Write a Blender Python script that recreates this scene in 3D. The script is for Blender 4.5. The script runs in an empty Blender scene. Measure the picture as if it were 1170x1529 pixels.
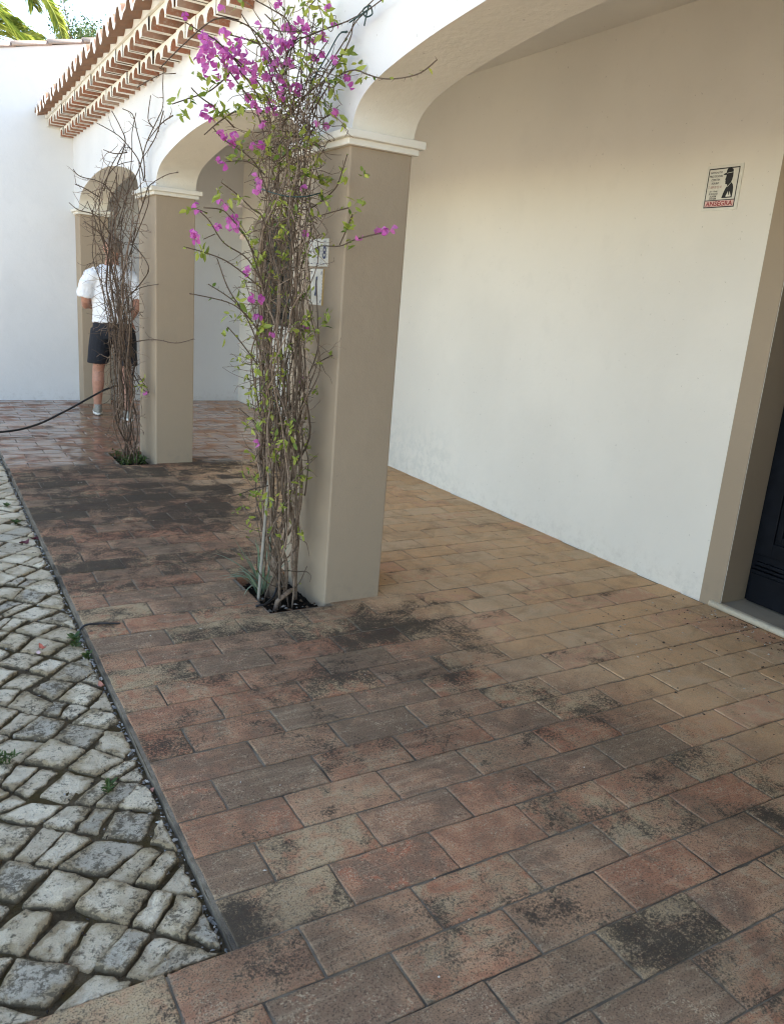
import bpy, bmesh, math, random
from mathutils import Vector, Matrix, noise
R=math.radians
sc=bpy.context.scene
C=bpy.data.collections.new("place"); sc.collection.children.link(C)
# ------------------------------------------------------------------ camera, sky, sun, exposure
cam=bpy.data.cameras.new("camera"); camo=bpy.data.objects.new("camera",cam); C.objects.link(camo)
_r=Vector((0.86265323,-0.50003819,0.07610002)); _u=Vector((0.06786802,0.26352918,0.96226104)); _w=Vector((0.50122184,0.82493283,-0.2612709))
M=Matrix(((_r.x,_u.x,-_w.x,0),(_r.y,_u.y,-_w.y,0),(_r.z,_u.z,-_w.z,1.45),(0,0,0,1)))
camo.matrix_world=M
cam.sensor_fit='HORIZONTAL'; cam.sensor_width=36; cam.lens=36*1191.16/1170
cam.clip_start=0.05; cam.clip_end=2000
sc.camera=camo
SUN_EL,SUN_AZ=R(58),R(76)        # azimuth from +Y towards +X: the sun stands behind the house
w=bpy.data.worlds.new("World"); sc.world=w; w.use_nodes=True
nt=w.node_tree; bg=nt.nodes['Background']
sky=nt.nodes.new('ShaderNodeTexSky'); sky.sky_type='NISHITA'; sky.sun_disc=False
sky.sun_elevation=SUN_EL; sky.sun_rotation=SUN_AZ; sky.altitude=2500; sky.air_density=1.0; sky.dust_density=.3; sky.ozone_density=1.2
tint=nt.nodes.new('ShaderNodeMix'); tint.data_type='RGBA'; tint.blend_type='MULTIPLY'; tint.inputs[0].default_value=1; tint.inputs[7].default_value=(1.16,.985,.785,1)   # white-balance tint multiplied into the sky colour to warm its blue light
nt.links.new(sky.outputs[0],tint.inputs[6]); nt.links.new(tint.outputs[2],bg.inputs[0]); bg.inputs[1].default_value=0.15
sun=bpy.data.lights.new("sun",'SUN'); sun.energy=4.0; sun.angle=R(0.5); sun.color=(1,0.93,0.82)
suno=bpy.data.objects.new("sun",sun); C.objects.link(suno)
sd=Vector((math.sin(SUN_AZ)*math.cos(SUN_EL),math.cos(SUN_AZ)*math.cos(SUN_EL),math.sin(SUN_EL)))
suno.rotation_euler=sd.to_track_quat('Z','Y').to_euler(); suno.location=(0,0,30)
sc.view_settings.view_transform='Standard'; sc.view_settings.look='None'
sc.view_settings.exposure=2.40; sc.view_settings.gamma=1
sc.cycles.filter_width=1.15; sc.cycles.denoising_prefilter='ACCURATE'; sc.cycles.denoising_input_passes='RGB_ALBEDO_NORMAL'
# ------------------------------------------------------------------ dimensions (metres)
XF,XP,XW,XE=1.611,1.910,3.532,0.5386
Y1,PIT,DEP,YE=3.210,3.152,0.537,9.836
ZS,ZC=2.037,2.095
PITS=[(1.327,1.618,3.19,3.68),(1.335,1.618,6.345,6.85)]
# ------------------------------------------------------------------ node helper
class NT:
    def __init__(s,name):
        s.m=bpy.data.materials.new(name); s.m.use_nodes=True; s.t=s.m.node_tree; s.b=s.t.nodes['Principled BSDF']
        s.geo=None
    def n(s,typ,**k):
        x=s.t.nodes.new(typ)
        for a,v in k.items(): setattr(x,a,v)
        return x
    def set(s,sock,v):
        if hasattr(v,'is_linked') or isinstance(v,bpy.types.NodeSocket): s.t.links.new(v,sock)
        elif isinstance(v,(tuple,list)) and len(v)==3 and sock.type=='RGBA': sock.default_value=(*v,1)
        else: sock.default_value=v
    def pos(s):
        if not s.geo: s.geo=s.n('ShaderNodeNewGeometry')
        return s.geo.outputs['Position']
    def noise(s,scale,detail=4,rough=.55,dist=0,vec=None,out=0):
        x=s.n('ShaderNodeTexNoise'); x.inputs['Scale'].default_value=scale; x.inputs['Detail'].default_value=detail
        x.inputs['Roughness'].default_value=rough; x.inputs['Distortion'].default_value=dist
        s.set(x.inputs['Vector'],vec if vec is not None else s.pos()); return x.outputs[out]
    def map(s,v,a,b,c=0.,d=1.):
        x=s.n('ShaderNodeMapRange'); x.interpolation_type='SMOOTHSTEP'; s.set(x.inputs[0],v)
        for i,q in zip((1,2,3,4),(a,b,c,d)): s.set(x.inputs[i],q)
        return x.outputs[0]
    def math(s,op,a,b=0.):
        x=s.n('ShaderNodeMath',operation=op); s.set(x.inputs[0],a); s.set(x.inputs[1],b); return x.outputs[0]
    def mix(s,f,a,b,bt='MIX'):
        x=s.n('ShaderNodeMix',data_type='RGBA',blend_type=bt); s.set(x.inputs[0],f); s.set(x.inputs[6],a); s.set(x.inputs[7],b); return x.outputs[2]
    def attr(s,name,out='Fac'):
        x=s.n('ShaderNodeAttribute',attribute_name=name); return x.outputs[out]
    def sep(s,v):
        x=s.n('ShaderNodeSeparateXYZ'); s.set(x.inputs[0],v); return x.outputs
    def bump(s,h,strength=.3,dist=.01,normal=None):
        x=s.n('ShaderNodeBump'); x.inputs['Strength'].default_value=strength; x.inputs['Distance'].default_value=dist
        s.set(x.inputs['Height'],h)
        if normal is not None: s.set(x.inputs['Normal'],normal)
        return x.outputs[0]
    def base(s,c): s.set(s.b.inputs['Base Color'],c)
    def rough(s,c): s.set(s.b.inputs['Roughness'],c)
    def nrm(s,c): s.set(s.b.inputs['Normal'],c)
    def spec(s,c): s.set(s.b.inputs['Specular IOR Level'],c)
def simple(name,col,rough=.6,var=.12,scale=30,bump=0,bd=.003,spec=.4):
    t=NT(name); n=t.noise(scale,5)
    lo=tuple(c*(1-var) for c in col); hi=tuple(min(1,c*(1+var)) for c in col)
    t.base(t.mix(t.map(n,.3,.7),lo,hi)); t.rough(rough); t.spec(spec)
    if bump: t.nrm(t.bump(t.noise(scale*3,4),bump,bd))
    return t.m
# ------------------------------------------------------------------ materials
def stucco(name,col,grain=90,bs=.25,dirt=.0,damp=False):
    t=NT(name); p=t.pos()
    big=t.noise(.9,4,.5); mid=t.noise(7,5,.6)
    c=t.mix(t.map(big,.35,.68),tuple(x*.925 for x in col),col)
    c=t.mix(t.map(mid,.52,.72,0,.28),c,tuple(x*.90 for x in col))
    x,y,z=t.sep(p)
    # splash dirt along the foot of the wall
    foot=t.math('MULTIPLY',t.map(z,.0,.22,1,0),t.map(t.noise(18,6,.7),.45,.75))
    c=t.mix(t.math('MULTIPLY',foot,dirt if dirt else .24),c,(.24,.21,.17))
    # sparse specks and scuffs
    sp=t.map(t.noise(55,2,.5),.735,.76); c=t.mix(t.math('MULTIPLY',sp,.35),c,(.2,.17,.14))
    if damp:
        m=t.math('MULTIPLY',t.map(y,4.7,5.3),t.map(y,6.6,7.4,1,0))
        m=t.math('MULTIPLY',m,t.map(t.math('ADD',z,t.math('MULTIPLY',t.noise(4,4),.5)),.45,.85,1,0))
        m=t.math('MULTIPLY',m,t.map(t.noise(13,6,.75),.42,.62)); c=t.mix(t.math('MULTIPLY',m,.42),c,(.56,.56,.52))
    t.base(c); t.rough(.72); t.spec(.25)
    n1=t.noise(grain,5,.6); n2=t.noise(6,3,.5)
    b=t.bump(n2,.25,.02); t.nrm(t.bump(n1,bs,.004,b)); return t.m
WHITE=stucco("white_stucco",(.70,.705,.71),95,.22,damp=True)
SOFFIT=stucco("rough_white_stucco",(.80,.76,.67),42,.55)
BEIGE=stucco("beige_paint",(.368,.294,.212),120,.2,dirt=.5)
CREAM=stucco("cream_moulding",(.78,.75,.67),70,.15)
CEIL=stucco("ceiling_plaster",(.78,.755,.70),80,.12)
def terracotta(name,a,b,c,lichen=.4):
    t=NT(name); n=t.noise(9,5,.6); m=t.noise(38,6,.7)
    col=t.mix(t.map(n,.35,.65),a,b); col=t.mix(t.math('MULTIPLY',t.map(m,.48,.68),lichen),col,c)
    r=t.attr('rnd1'); col=t.mix(t.map(r,.55,1,0,.6),col,c); col=t.mix(t.map(r,.4,0,0,.35),col,tuple(x*.5 for x in b))
    t.base(col); t.rough(.85); t.spec(.2); t.nrm(t.bump(m,.35,.004)); return t.m
TERRA=terracotta("terracotta_tile",(.33,.14,.085),(.30,.175,.12),(.40,.335,.275),.7)
TERRA_OLD=terracotta("weathered_terracotta",(.27,.155,.105),(.33,.20,.14),(.22,.19,.16),.6)
COPING=terracotta("coping_terracotta",(.45,.33,.27),(.50,.40,.34),(.24,.21,.19),.6)
def brickmat():
    t=NT("terracotta_pavers"); p=t.pos()
    r1=t.attr('rnd1'); r2=t.attr('rnd2'); stain=t.attr('stain'); tan=t.attr('tan'); wet=t.attr('wet')
    warp=t.n('ShaderNodeVectorMath',operation='ADD'); off=t.n('ShaderNodeCombineXYZ')
    t.set(off.inputs[0],t.math('MULTIPLY',r1,37.)); t.set(off.inputs[1],t.math('MULTIPLY',r2,53.)); t.set(off.inputs[2],t.math('MULTIPLY',r1,19.))
    t.b.inputs['Coat Roughness'].default_value=.035
    t.set(warp.inputs[0],p); t.set(warp.inputs[1],off.outputs[0]); v=warp.outputs[0]
    blot=t.noise(9,4,.6,.6,v); blot2=t.noise(16,5,.65,.4,v); fine=t.noise(75,6,.72,0,v); grain=t.noise(230,3,.7,0,v)
    # fired clay, from brick red to tan from brick to brick and across each brick
    wide=t.noise(2.3,5,.6,.5); cross=t.noise(5.5,6,.66,.8); crisp=t.noise(120,5,.82,0,v); pore=t.noise(330,3,.7,0,v)
    k=t.math('ADD',t.math('ADD',t.math('MULTIPLY',t.math('SUBTRACT',blot,.5),2.6),t.math('MULTIPLY',t.math('SUBTRACT',crisp,.5),1.3)),t.math('ADD',t.math('MULTIPLY',r1,.6),.2))
    red=t.mix(t.map(k,.0,1.0),(.40,.165,.10),(.47,.29,.19))
    red=t.mix(t.map(t.math('ADD',r2,t.math('MULTIPLY',t.math('SUBTRACT',blot2,.5),1.9)),.55,1.05),red,(.44,.33,.215))
    red=t.mix(t.map(t.math('ADD',t.math('MULTIPLY',r2,.5),t.math('ADD',t.math('SUBTRACT',blot,.5),t.math('MULTIPLY',t.math('SUBTRACT',crisp,.5),.5))),.32,.02,0,.85),red,(.20,.142,.105))
    hot=t.math('MULTIPLY',t.map(blot2,.54,.70),t.map(r1,.6,.1)); red=t.mix(t.math('MULTIPLY',hot,.85),red,(.46,.165,.095))
    tn=t.mix(t.map(t.math("ADD",t.math('MULTIPLY',r1,.7),t.math("SUBTRACT",blot,.4)),.2,.9),(.64,.415,.255),(.63,.47,.335))
    tn=t.mix(t.map(t.math('ADD',r2,t.math('MULTIPLY',t.math('SUBTRACT',blot2,.5),1.5)),.70,1.05),tn,(.60,.345,.24))
    tn=t.mix(t.map(t.math('ADD',cross,t.math('MULTIPLY',t.math('SUBTRACT',crisp,.5),.5)),.44,.68,0,.6),tn,(.37,.245,.155))
    c=t.mix(tan,red,tn)
    # everyday grime lying across the bricks
    gm_=t.map(t.math('ADD',wide,t.math('MULTIPLY',t.math('SUBTRACT',crisp,.5),.55)),.36,.66)
    c=t.mix(t.math('MULTIPLY',gm_,t.math('SUBTRACT',.62,t.math('MULTIPLY',tan,.44))),c,(.17,.122,.086))
    # streaky scuffs running along the bricks on the clean part
    mp=t.n('ShaderNodeMapping'); mp.inputs['Scale'].default_value=(3,42,1); t.set(mp.inputs[0],v)
    c=t.mix(t.math('MULTIPLY',t.map(t.noise(1,4,.6,.5,mp.outputs[0]),.50,.70),.30),c,(.47,.38,.28))
    # lime bloom in pale crusts, broken into grains
    lime=t.math('MULTIPLY',t.map(crisp,.50,.62),t.map(blot2,.42,.64)); c=t.mix(t.math('MULTIPLY',lime,.78),c,(.54,.455,.34))
    # black algae: speckle that thickens into patches where it has settled
    s=t.math('ADD',t.math('ADD',t.math('MULTIPLY',t.math('SUBTRACT',blot,.5),.9),t.math('ADD',t.math('MULTIPLY',t.math('SUBTRACT',cross,.5),1.9),t.math('MULTIPLY',t.math('SUBTRACT',wide,.5),.8))),t.math('ADD',stain,t.math('MULTIPLY',t.math('SUBTRACT',r2,.5),.55)))
    s=t.math('ADD',s,t.math('MULTIPLY',t.math('SUBTRACT',crisp,.5),2.3))
    c=t.mix(t.map(s,.36,.86,0,.90),c,(.042,.034,.029))
    sp=t.math('MULTIPLY',t.map(grain,.52,.62),t.map(stain,.0,.45,.25,.85)); c=t.mix(sp,c,(.055,.045,.039))
    c=t.mix(t.math('MULTIPLY',t.map(pore,.62,.70),.5),c,(.56,.49,.39))
    # worn arrises
    e=t.attr('edge'); ew=t.math('MULTIPLY',t.map(e,.45,1.0),t.map(fine,.36,.62)); c=t.mix(t.math('MULTIPLY',ew,.14),c,(.40,.33,.25))
    ed=t.math('MULTIPLY',t.map(e,.3,1.0),t.map(blot2,.52,.66)); c=t.mix(t.math('MULTIPLY',ed,.45),c,(.075,.062,.055))
    # soaked clay is darker and redder
    wn=t.math('MULTIPLY',wet,t.map(t.noise(2.6,3,.5),.30,.42,.55,1.0))
    c=t.mix(t.math('MULTIPLY',wn,.85),c,t.mix(.75,c,(.42,.19,.12),'MULTIPLY'))
    c=t.mix(1.,c,(1.12,1.06,.92),'MULTIPLY'); t.base(c)
    film=t.math('MULTIPLY',wet,t.map(t.noise(5,3,.5,.6),.36,.56,.22,1.0))
    t.set(t.b.inputs['Coat Weight'],film)
    t.rough(t.math('SUBTRACT',.85,t.math('MULTIPLY',film,.5))); t.spec(t.math('ADD',.16,t.math('MULTIPLY',wet,.3)))
    h=t.math('ADD',t.math('MULTIPLY',fine,.6),t.math('MULTIPLY',grain,.3)); dry=t.math('SUBTRACT',1.,t.math('MULTIPLY',film,.97))
    bp=t.bump(t.math('MULTIPLY',t.math('ADD',h,crisp),dry),.6,.005,t.bump(t.math('MULTIPLY',blot,t.math('SUBTRACT',1.,t.math('MULTIPLY',film,.9))),.35,.012)); t.nrm(bp); return t.m
BRICK=brickmat()
def mortar():
    t=NT("floor_mortar"); n=t.noise(40,6,.7); g=t.noise(160,4,.6); big=t.noise(5,4,.6)
    c=t.mix(t.map(n,.3,.7),(.17,.14,.10),(.29,.24,.18)); c=t.mix(t.map(big,.46,.66,0,.85),c,(.055,.045,.036)); c=t.mix(t.math('MULTIPLY',t.attr('tan'),.6),c,(.25,.195,.125))
    x,y,z=t.sep(t.pos()); c=t.mix(t.map(z,-.06,-.015,.6,0),c,(.24,.215,.18))
    t.base(c); t.rough(t.math('SUBTRACT',.9,t.math('MULTIPLY',t.attr('wet'),.8))); t.spec(.2); t.nrm(t.bump(t.math('ADD',n,g),.7,.006)); return t.m
MORTAR=mortar()
def cobble():
    t=NT("limestone_cobbles"); r1=t.attr('rnd1'); r2=t.attr('rnd2'); e=t.attr('edge'); y=t.sep(t.pos())[1]
    n=t.noise(26,6,.68); f=t.noise(85,6,.75); g=t.noise(260,3,.6); b=t.noise(7,3,.55)
    c=t.mix(r1,(.55,.475,.37),(.71,.64,.53)); c=t.mix(t.map(b,.44,.62,0,.7),c,(.47,.395,.29))
    c=t.mix(t.map(r2,.75,.95,0,.6),c,(.33,.31,.28))
    lic=t.math('ADD',t.math('ADD',t.math('MULTIPLY',t.math('SUBTRACT',n,.5),1.6),t.math('MULTIPLY',t.math('SUBTRACT',f,.5),2.1)),t.math('ADD',t.math('MULTIPLY',r2,.22),t.math('MULTIPLY',e,.34)))
    rd=t.attr('rad'); dirt=t.map(t.math('ADD',rd,t.math('ADD',t.math('MULTIPLY',t.math('SUBTRACT',n,.5),1.5),t.math('MULTIPLY',t.math('SUBTRACT',b,.5),1.1))),.50,.98); c=t.mix(t.math('MULTIPLY',dirt,t.map(y,3.0,5.0,.85,.35)),c,(.31,.24,.15))
    near=t.map(y,3.3,5.2,.0,-.25); lic=t.math('ADD',lic,near)
    c=t.mix(t.map(lic,.14,.44,0,.84),c,(.105,.088,.066)); c=t.mix(t.math('MULTIPLY',t.map(g,.60,.68),.5),c,(.1,.09,.08))
    c=t.mix(t.math('MULTIPLY',t.map(e,.9,1.5),.8),c,(.13,.10,.062))
    c=t.mix(1.,c,(1.22,1.165,1.04),'MULTIPLY'); t.base(c); t.rough(.88); t.spec(.12); t.nrm(t.bump(t.math('ADD',n,t.math('MULTIPLY',f,.6)),.9,.018)); return t.m
COBBLE=cobble()
def soilmat(name,a,b,moss=0):
    t=NT(name); n=t.noise(22,6,.7); f=t.noise(140,5,.7)
    c=t.mix(t.map(n,.35,.65),a,b); c=t.mix(t.map(f,.60,.72,0,.5),c,(.22,.18,.12))
    if moss: c=t.mix(t.math('MULTIPLY',t.map(t.noise(9,5,.6),.45,.62),moss),c,(.125,.085,.025))
    t.base(c); t.rough(.95); t.spec(.12); t.nrm(t.bump(t.math('ADD',n,f),1.0,.03)); return t.m
EARTH=soilmat("joint_earth",(.105,.076,.044),(.23,.17,.10),.7)
SOIL=soilmat("black_compost",(.012,.010,.008),(.04,.032,.024))
def groundmat():
    t=NT("far_cobbles"); x=t.n('ShaderNodeTexVoronoi'); x.feature='DISTANCE_TO_EDGE'; x.inputs['Scale'].default_value=7.5; t.set(x.inputs['Vector'],t.pos())
    c=t.mix(t.map(x.outputs['Distance'],.04,.12),(.25,.2,.14),t.mix(t.noise(12,5),(.30,.27,.22),(.42,.38,.31))); t.base(c); t.rough(.9); return t.m
GROUND=groundmat()
def leafmat(name,a,b,tr=.35):
    t=NT(name); r=t.attr('rnd1'); t.base(t.mix(r,a,b)); t.rough(.45); t.spec(.35)
    o=t.t.nodes['Material Output']; tl=t.n('ShaderNodeBsdfTranslucent'); t.set(tl.inputs[0],t.mix(r,tuple(min(1,x*1.3) for x in a),tuple(min(1,x*1.3) for x in b)))
    mx=t.n('ShaderNodeMixShader'); mx.inputs[0].default_value=tr; t.t.links.new(t.b.outputs[0],mx.inputs[1]); t.t.links.new(tl.outputs[0],mx.inputs[2]); t.t.links.new(mx.outputs[0],o.inputs[0]); return t.m
LEAF=leafmat("bougainvillea_leaf",(.085,.15,.02),(.40,.44,.08))
BRACT=leafmat("magenta_bract",(.44,.075,.34),(.62,.20,.51),.4)
BRACT_DRY=leafmat("faded_bract",(.62,.45,.36),(.70,.58,.48),.3)
GREEN=leafmat("weed_green",(.045,.085,.02),(.12,.17,.045))
STRAP=leafmat("grey_green_strap",(.14,.20,.12),(.26,.33,.22),.2)
PALMG=leafmat("palm_green",(.07,.13,.02),(.34,.37,.07),.35)
TREEG=leafmat("tree_green",(.03,.065,.02),(.11,.17,.05),.2)
def barkmat(name,a,b):
    t=NT(name); n=t.noise(60,5,.7); r=t.attr('rnd1'); c=t.mix(t.map(n,.3,.7),a,b); c=t.mix(t.math('MULTIPLY',r,.85),c,tuple(x*.32 for x in a)); t.base(c); t.rough(.85); t.spec(.2); t.nrm(t.bump(n,.6,.003)); return t.m
BARK=barkmat("vine_bark",(.16,.112,.078),(.34,.26,.195)); BARK2=barkmat("dry_vine_bark",(.155,.108,.078),(.30,.22,.165)); TRUNK=barkmat("tree_bark",(.16,.12,.09),(.26,.21,.17))
PIN=BARK
CANE=simple("cane_grey",(.27,.25,.21),.6); TIE=simple("teal_tie",(.018,.05,.048),.5); RUBBER=simple("black_rubber",(.012,.013,.016),.38,spec=.5)
NAVY=NT("navy_door_paint"); _n=NAVY.noise(14,5); NAVY.base(NAVY.mix(NAVY.map(_n,.3,.7),(.005,.0065,.010),(.008,.010,.015))); NAVY.rough(NAVY.map(NAVY.noise(30,5),.3,.7,.35,.55)); NAVY.spec(.12); NAVY.nrm(NAVY.bump(NAVY.noise(60,4),.08,.002)); NAVY=NAVY.m
STONE=stucco("worn_threshold",(.66,.60,.47),60,.3)
SILLGREY=stucco("painted_step",(.38,.335,.265),70,.2)
SKIN=simple("skin",(.42,.215,.15),.5,.1,40); HAIR=simple("grey_hair",(.16,.125,.10),.8,.25,200); SHIRT=simple("white_cotton",(.80,.81,.84),.85,.03,60,.3,.004); SHORTS=simple("black_cotton",(.011,.013,.02),.8,.2,60,.3,.004)
SHOE=simple("grey_mesh_shoe",(.27,.26,.23),.8,.2,120); SOLE=simple("white_sole",(.72,.70,.66),.6); STEEL=simple("dull_metal",(.10,.10,.10),.35)
GLAZE=simple("white_glaze",(.74,.72,.64),.25,.05); INK=simple("dark_blue_ink",(.012,.018,.09),.3,.1); BLACKINK=simple("black_ink",(.012,.012,.014),.5,.1); REDINK=simple("red_ink",(.30,.03,.035),.5,.1); PINK=simple("pink_band",(.72,.50,.47),.5,.04); SIGNW=simple("sign_white",(.72,.71,.64),.45,.04); OCHRE=simple("ochre_edge",(.45,.31,.12),.4)
GLASS=simple("dark_glass",(.03,.035,.035),.08); FRAME=simple("brown_window_frame",(.10,.075,.055),.5)
LEAFDRY=[simple("dry_leaf_%s"%k,c,.7,.25,60) for k,c in (("coral",(.52,.15,.10)),("salmon",(.50,.23,.16)),("maroon",(.10,.02,.025)),("brown",(.16,.08,.045)))]
LITTER=simple("leaf_litter",(.045,.032,.022),.9,.4,80); LITTERP=simple("pale_chips",(.55,.50,.42),.9,.2,80); GRIT=simple("grit",(.27,.25,.22),.95,.5,30)
# ------------------------------------------------------------------ mesh builder
class MB:
    def __init__(s): s.v=[]; s.f=[]; s.mi=[]; s.a={}; s.sm=[]
    def add(s,vs,fs,mi=0,smooth=False,**at):
        o=len(s.v); s.v+= [tuple(q) for q in vs]; s.f+=[tuple(i+o for i in f) for f in fs]; s.mi+=[mi]*len(fs); s.sm+=[smooth]*len(fs)
        for k in set(list(s.a)+list(at)):
            l=s.a.setdefault(k,[0.]*o); v=at.get(k,0.)
            l+= list(v) if hasattr(v,'__len__') else [v]*len(vs)
        return o
    def box(s,x0,x1,y0,y1,z0,z1,mi=0,**at):
        vs=[(x,y,z) for z in (z0,z1) for y in (y0,y1) for x in (x0,x1)]
        s.add(vs,[(0,2,3,1),(4,5,7,6),(0,1,5,4),(2,6,7,3),(0,4,6,2),(1,3,7,5)],mi,**at)
    def tube(s,pts,rad,n=5,mi=0,cap=True,**at):
        pts=[Vector(p) for p in pts]
        if len(pts)<2: return
        rs=rad if hasattr(rad,'__len__') else [rad]*len(pts)
        vs=[];fs=[]; ref=Vector((.31,.77,.55)).normalized()
        for i,p in enumerate(pts):
            d=(pts[min(i+1,len(pts)-1)]-pts[max(i-1,0)]); d=d.normalized() if d.length>1e-7 else Vector((0,0,1))
            a=d.cross(ref); 
            if a.length<1e-3: a=d.cross(Vector((1,0,0)))
            a.normalize(); b=d.cross(a)
            for j in range(n):
                t=2*math.pi*j/n; vs.append(p+(a*math.cos(t)+b*math.sin(t))*rs[i])
        for i in range(len(pts)-1):
            for j in range(n): fs.append((i*n+j,i*n+(j+1)%n,(i+1)*n+(j+1)%n,(i+1)*n+j))
        if cap: fs.append(tuple(range(n))[::-1]); fs.append(tuple((len(pts)-1)*n+j for j in range(n)))
        s.add(vs,fs,mi,True,**at)
    def loft(s,rings,mi=0,cap=True,smooth=True,**at):
        n=len(rings[0]); vs=[p for r in rings for p in r]; fs=[]
        for i in range(len(rings)-1):
            for j in range(n): fs.append((i*n+j,i*n+(j+1)%n,(i+1)*n+(j+1)%n,(i+1)*n+j))
        if cap: fs.append(tuple(range(n))[::-1]); fs.append(tuple((len(rings)-1)*n+j for j in range(n)))
        s.add(vs,fs,mi,smooth,**at)
    def build(s,name,mats,parent=None,fix=True,bevel=0,seg=2):
        me=bpy.data.meshes.new(name); me.from_pydata(s.v,[],s.f)
        for m in (mats if isinstance(mats,(list,tuple)) else [mats]): me.materials.append(m)
        me.polygons.foreach_set('material_index',s.mi); me.polygons.foreach_set('use_smooth',s.sm)
        for k,l in s.a.items(): at=me.attributes.new(k,'FLOAT','POINT'); at.data.foreach_set('value',l)
        me.update()
        if fix:
            bm=bmesh.new(); bm.from_mesh(me); bmesh.ops.recalc_face_normals(bm,faces=bm.faces); bm.to_mesh(me); bm.free()
        o=bpy.data.objects.new(name,me); C.objects.link(o)
        if bevel:
            b=o.modifiers.new('soft','BEVEL'); b.width=bevel; b.segments=seg; b.limit_method='ANGLE'; b.angle_limit=R(40)
        if parent:
            o.parent=parent; o.matrix_parent_inverse=parent.matrix_basis.inverted()
        return o
def tag(o,label=None,cat=None,group=None,kind=None):
    if label: o['label']=label
    if cat: o['category']=cat
    if group: o['group']=group
    if kind: o['kind']=kind
    return o
def empty(name,loc,label,cat,group=None):
    o=bpy.data.objects.new(name,None); C.objects.link(o); o.location=loc; o.empty_display_size=.2; return tag(o,label,cat,group)
def smooth_path(pts,k=4):
    P=[Vector(p) for p in pts]
    if len(P)<3: return P
    out=[]
    for i in range(len(P)-1):
        a=P[max(i-1,0)];b=P[i];c=P[i+1];d=P[min(i+2,len(P)-1)]
        for j in range(k):
            t=j/k; out.append(.5*((2*b)+(c-a)*t+(2*a-5*b+4*c-d)*t*t+(3*b-a-3*c+d)*t**3))
    out.append(P[-1]); return out
def sstep(a,b,x):
    t=min(1,max(0,(x-a)/(b-a))); return t*t*(3-2*t)
def nz(x,y,z=0): return noise.noise(Vector((x,y,z)))
rng=random.Random(11)
GALLERY=stucco("warm_tinted_gallery_white",(.80,.765,.69),95,.22,damp=True)  # white wall paint with the warm interior light put in as a cream tint
FLOWERS=[[0.925,3.237,2.37,1],[1.086,3.311,2.451,1],[1.018,3.269,2.304,10],[1.026,3.325,2.268,5],[1.063,3.33,2.337,3],[1.052,3.196,2.327,2],[1.107,3.183,2.312,2],[1.096,3.381,2.335,2],[1.003,3.242,2.217,1],[1.04,3.236,2.225,1],[1.058,3.419,2.238,1],[1.072,3.293,2.205,1],[1.144,3.381,2.221,2],[1.105,3.294,2.276,4],[1.2,3.333,2.299,4],[1.172,3.216,2.238,4],[1.168,3.332,2.239,3],[1.261,3.388,2.239,3],[1.301,3.306,2.292,2],[1.301,3.358,2.389,2],[1.318,3.341,2.362,3],[1.262,3.195,2.362,2],[1.36,3.362,2.454,3],[1.384,3.322,2.429,3],[1.38,3.252,2.437,2],[1.377,3.187,2.423,2],[1.355,3.388,2.335,2],[1.352,3.293,2.3,2],[1.283,3.353,2.422,1],[1.264,3.391,2.447,1],[1.321,3.351,2.524,2],[1.56,3.319,2.495,1],[1.484,3.275,2.414,2],[1.483,3.372,2.434,2],[1.501,3.287,2.369,1],[1.504,3.405,2.379,1],[1.513,3.391,2.371,1],[1.511,3.203,2.324,2],[1.477,3.213,2.517,1],[1.56,3.187,2.278,1],[1.226,3.412,2.177,3],[1.226,3.285,2.129,3],[1.317,3.33,2.149,3],[1.372,3.252,2.237,2],[1.406,3.302,2.224,3],[1.347,3.273,2.231,2],[1.311,3.264,2.182,2],[1.292,3.32,2.243,2],[1.328,3.32,2.264,2],[1.287,3.397,2.08,2],[1.05,3.344,2.11,2],[1.058,3.403,2.098,2],[1.064,3.386,2.06,2],[1.56,3.276,2.162,1],[1.554,3.341,2.118,1],[1.455,3.219,2.097,1],[1.117,3.387,2.024,1],[1.179,3.412,2.037,1],[1.166,3.397,2.013,3],[1.1,3.317,2.011,2],[1.258,3.351,1.999,4],[1.068,3.231,1.893,2],[1.27,3.38,1.873,2],[1.245,3.318,1.83,3],[1.422,3.248,1.852,1],[1.07,3.195,1.748,2],[1.017,3.385,1.729,2],[1.178,3.418,1.707,4],[1.107,3.201,1.664,3],[1.117,3.372,1.672,2],[0.975,3.279,1.634,2],[0.954,3.216,1.606,3],[1.444,3.251,1.671,1],[1.56,2.747,1.681,3],[1.56,2.84,1.683,1],[1.56,2.991,1.659,1],[1.227,3.327,1.502,2],[1.212,3.191,1.395,4],[1.276,3.352,1.311,2],[1.315,3.259,1.252,1],[1.528,3.391,1.281,1],[1.527,3.415,1.049,1],[1.28,3.301,0.775,1],[1.56,3.135,2.235,1],[1.56,3.181,2.277,1],[1.529,3.198,2.144,1],[1.549,3.324,2.118,1],[1.098,3.188,2.237,2],[1.217,3.227,2.302,2],[1.155,3.278,2.31,2],[1.38,3.327,2.377,2],[1.056,3.217,2.279,2],[1.09,3.19,2.292,2],[1.293,3.388,2.311,2],[1.33,3.255,2.376,2],[1.372,3.41,2.379,2],[1.206,3.395,2.283,2],[1.202,3.271,2.272,2],[1.121,3.29,2.237,2],[1.263,3.305,2.249,2]]
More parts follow.
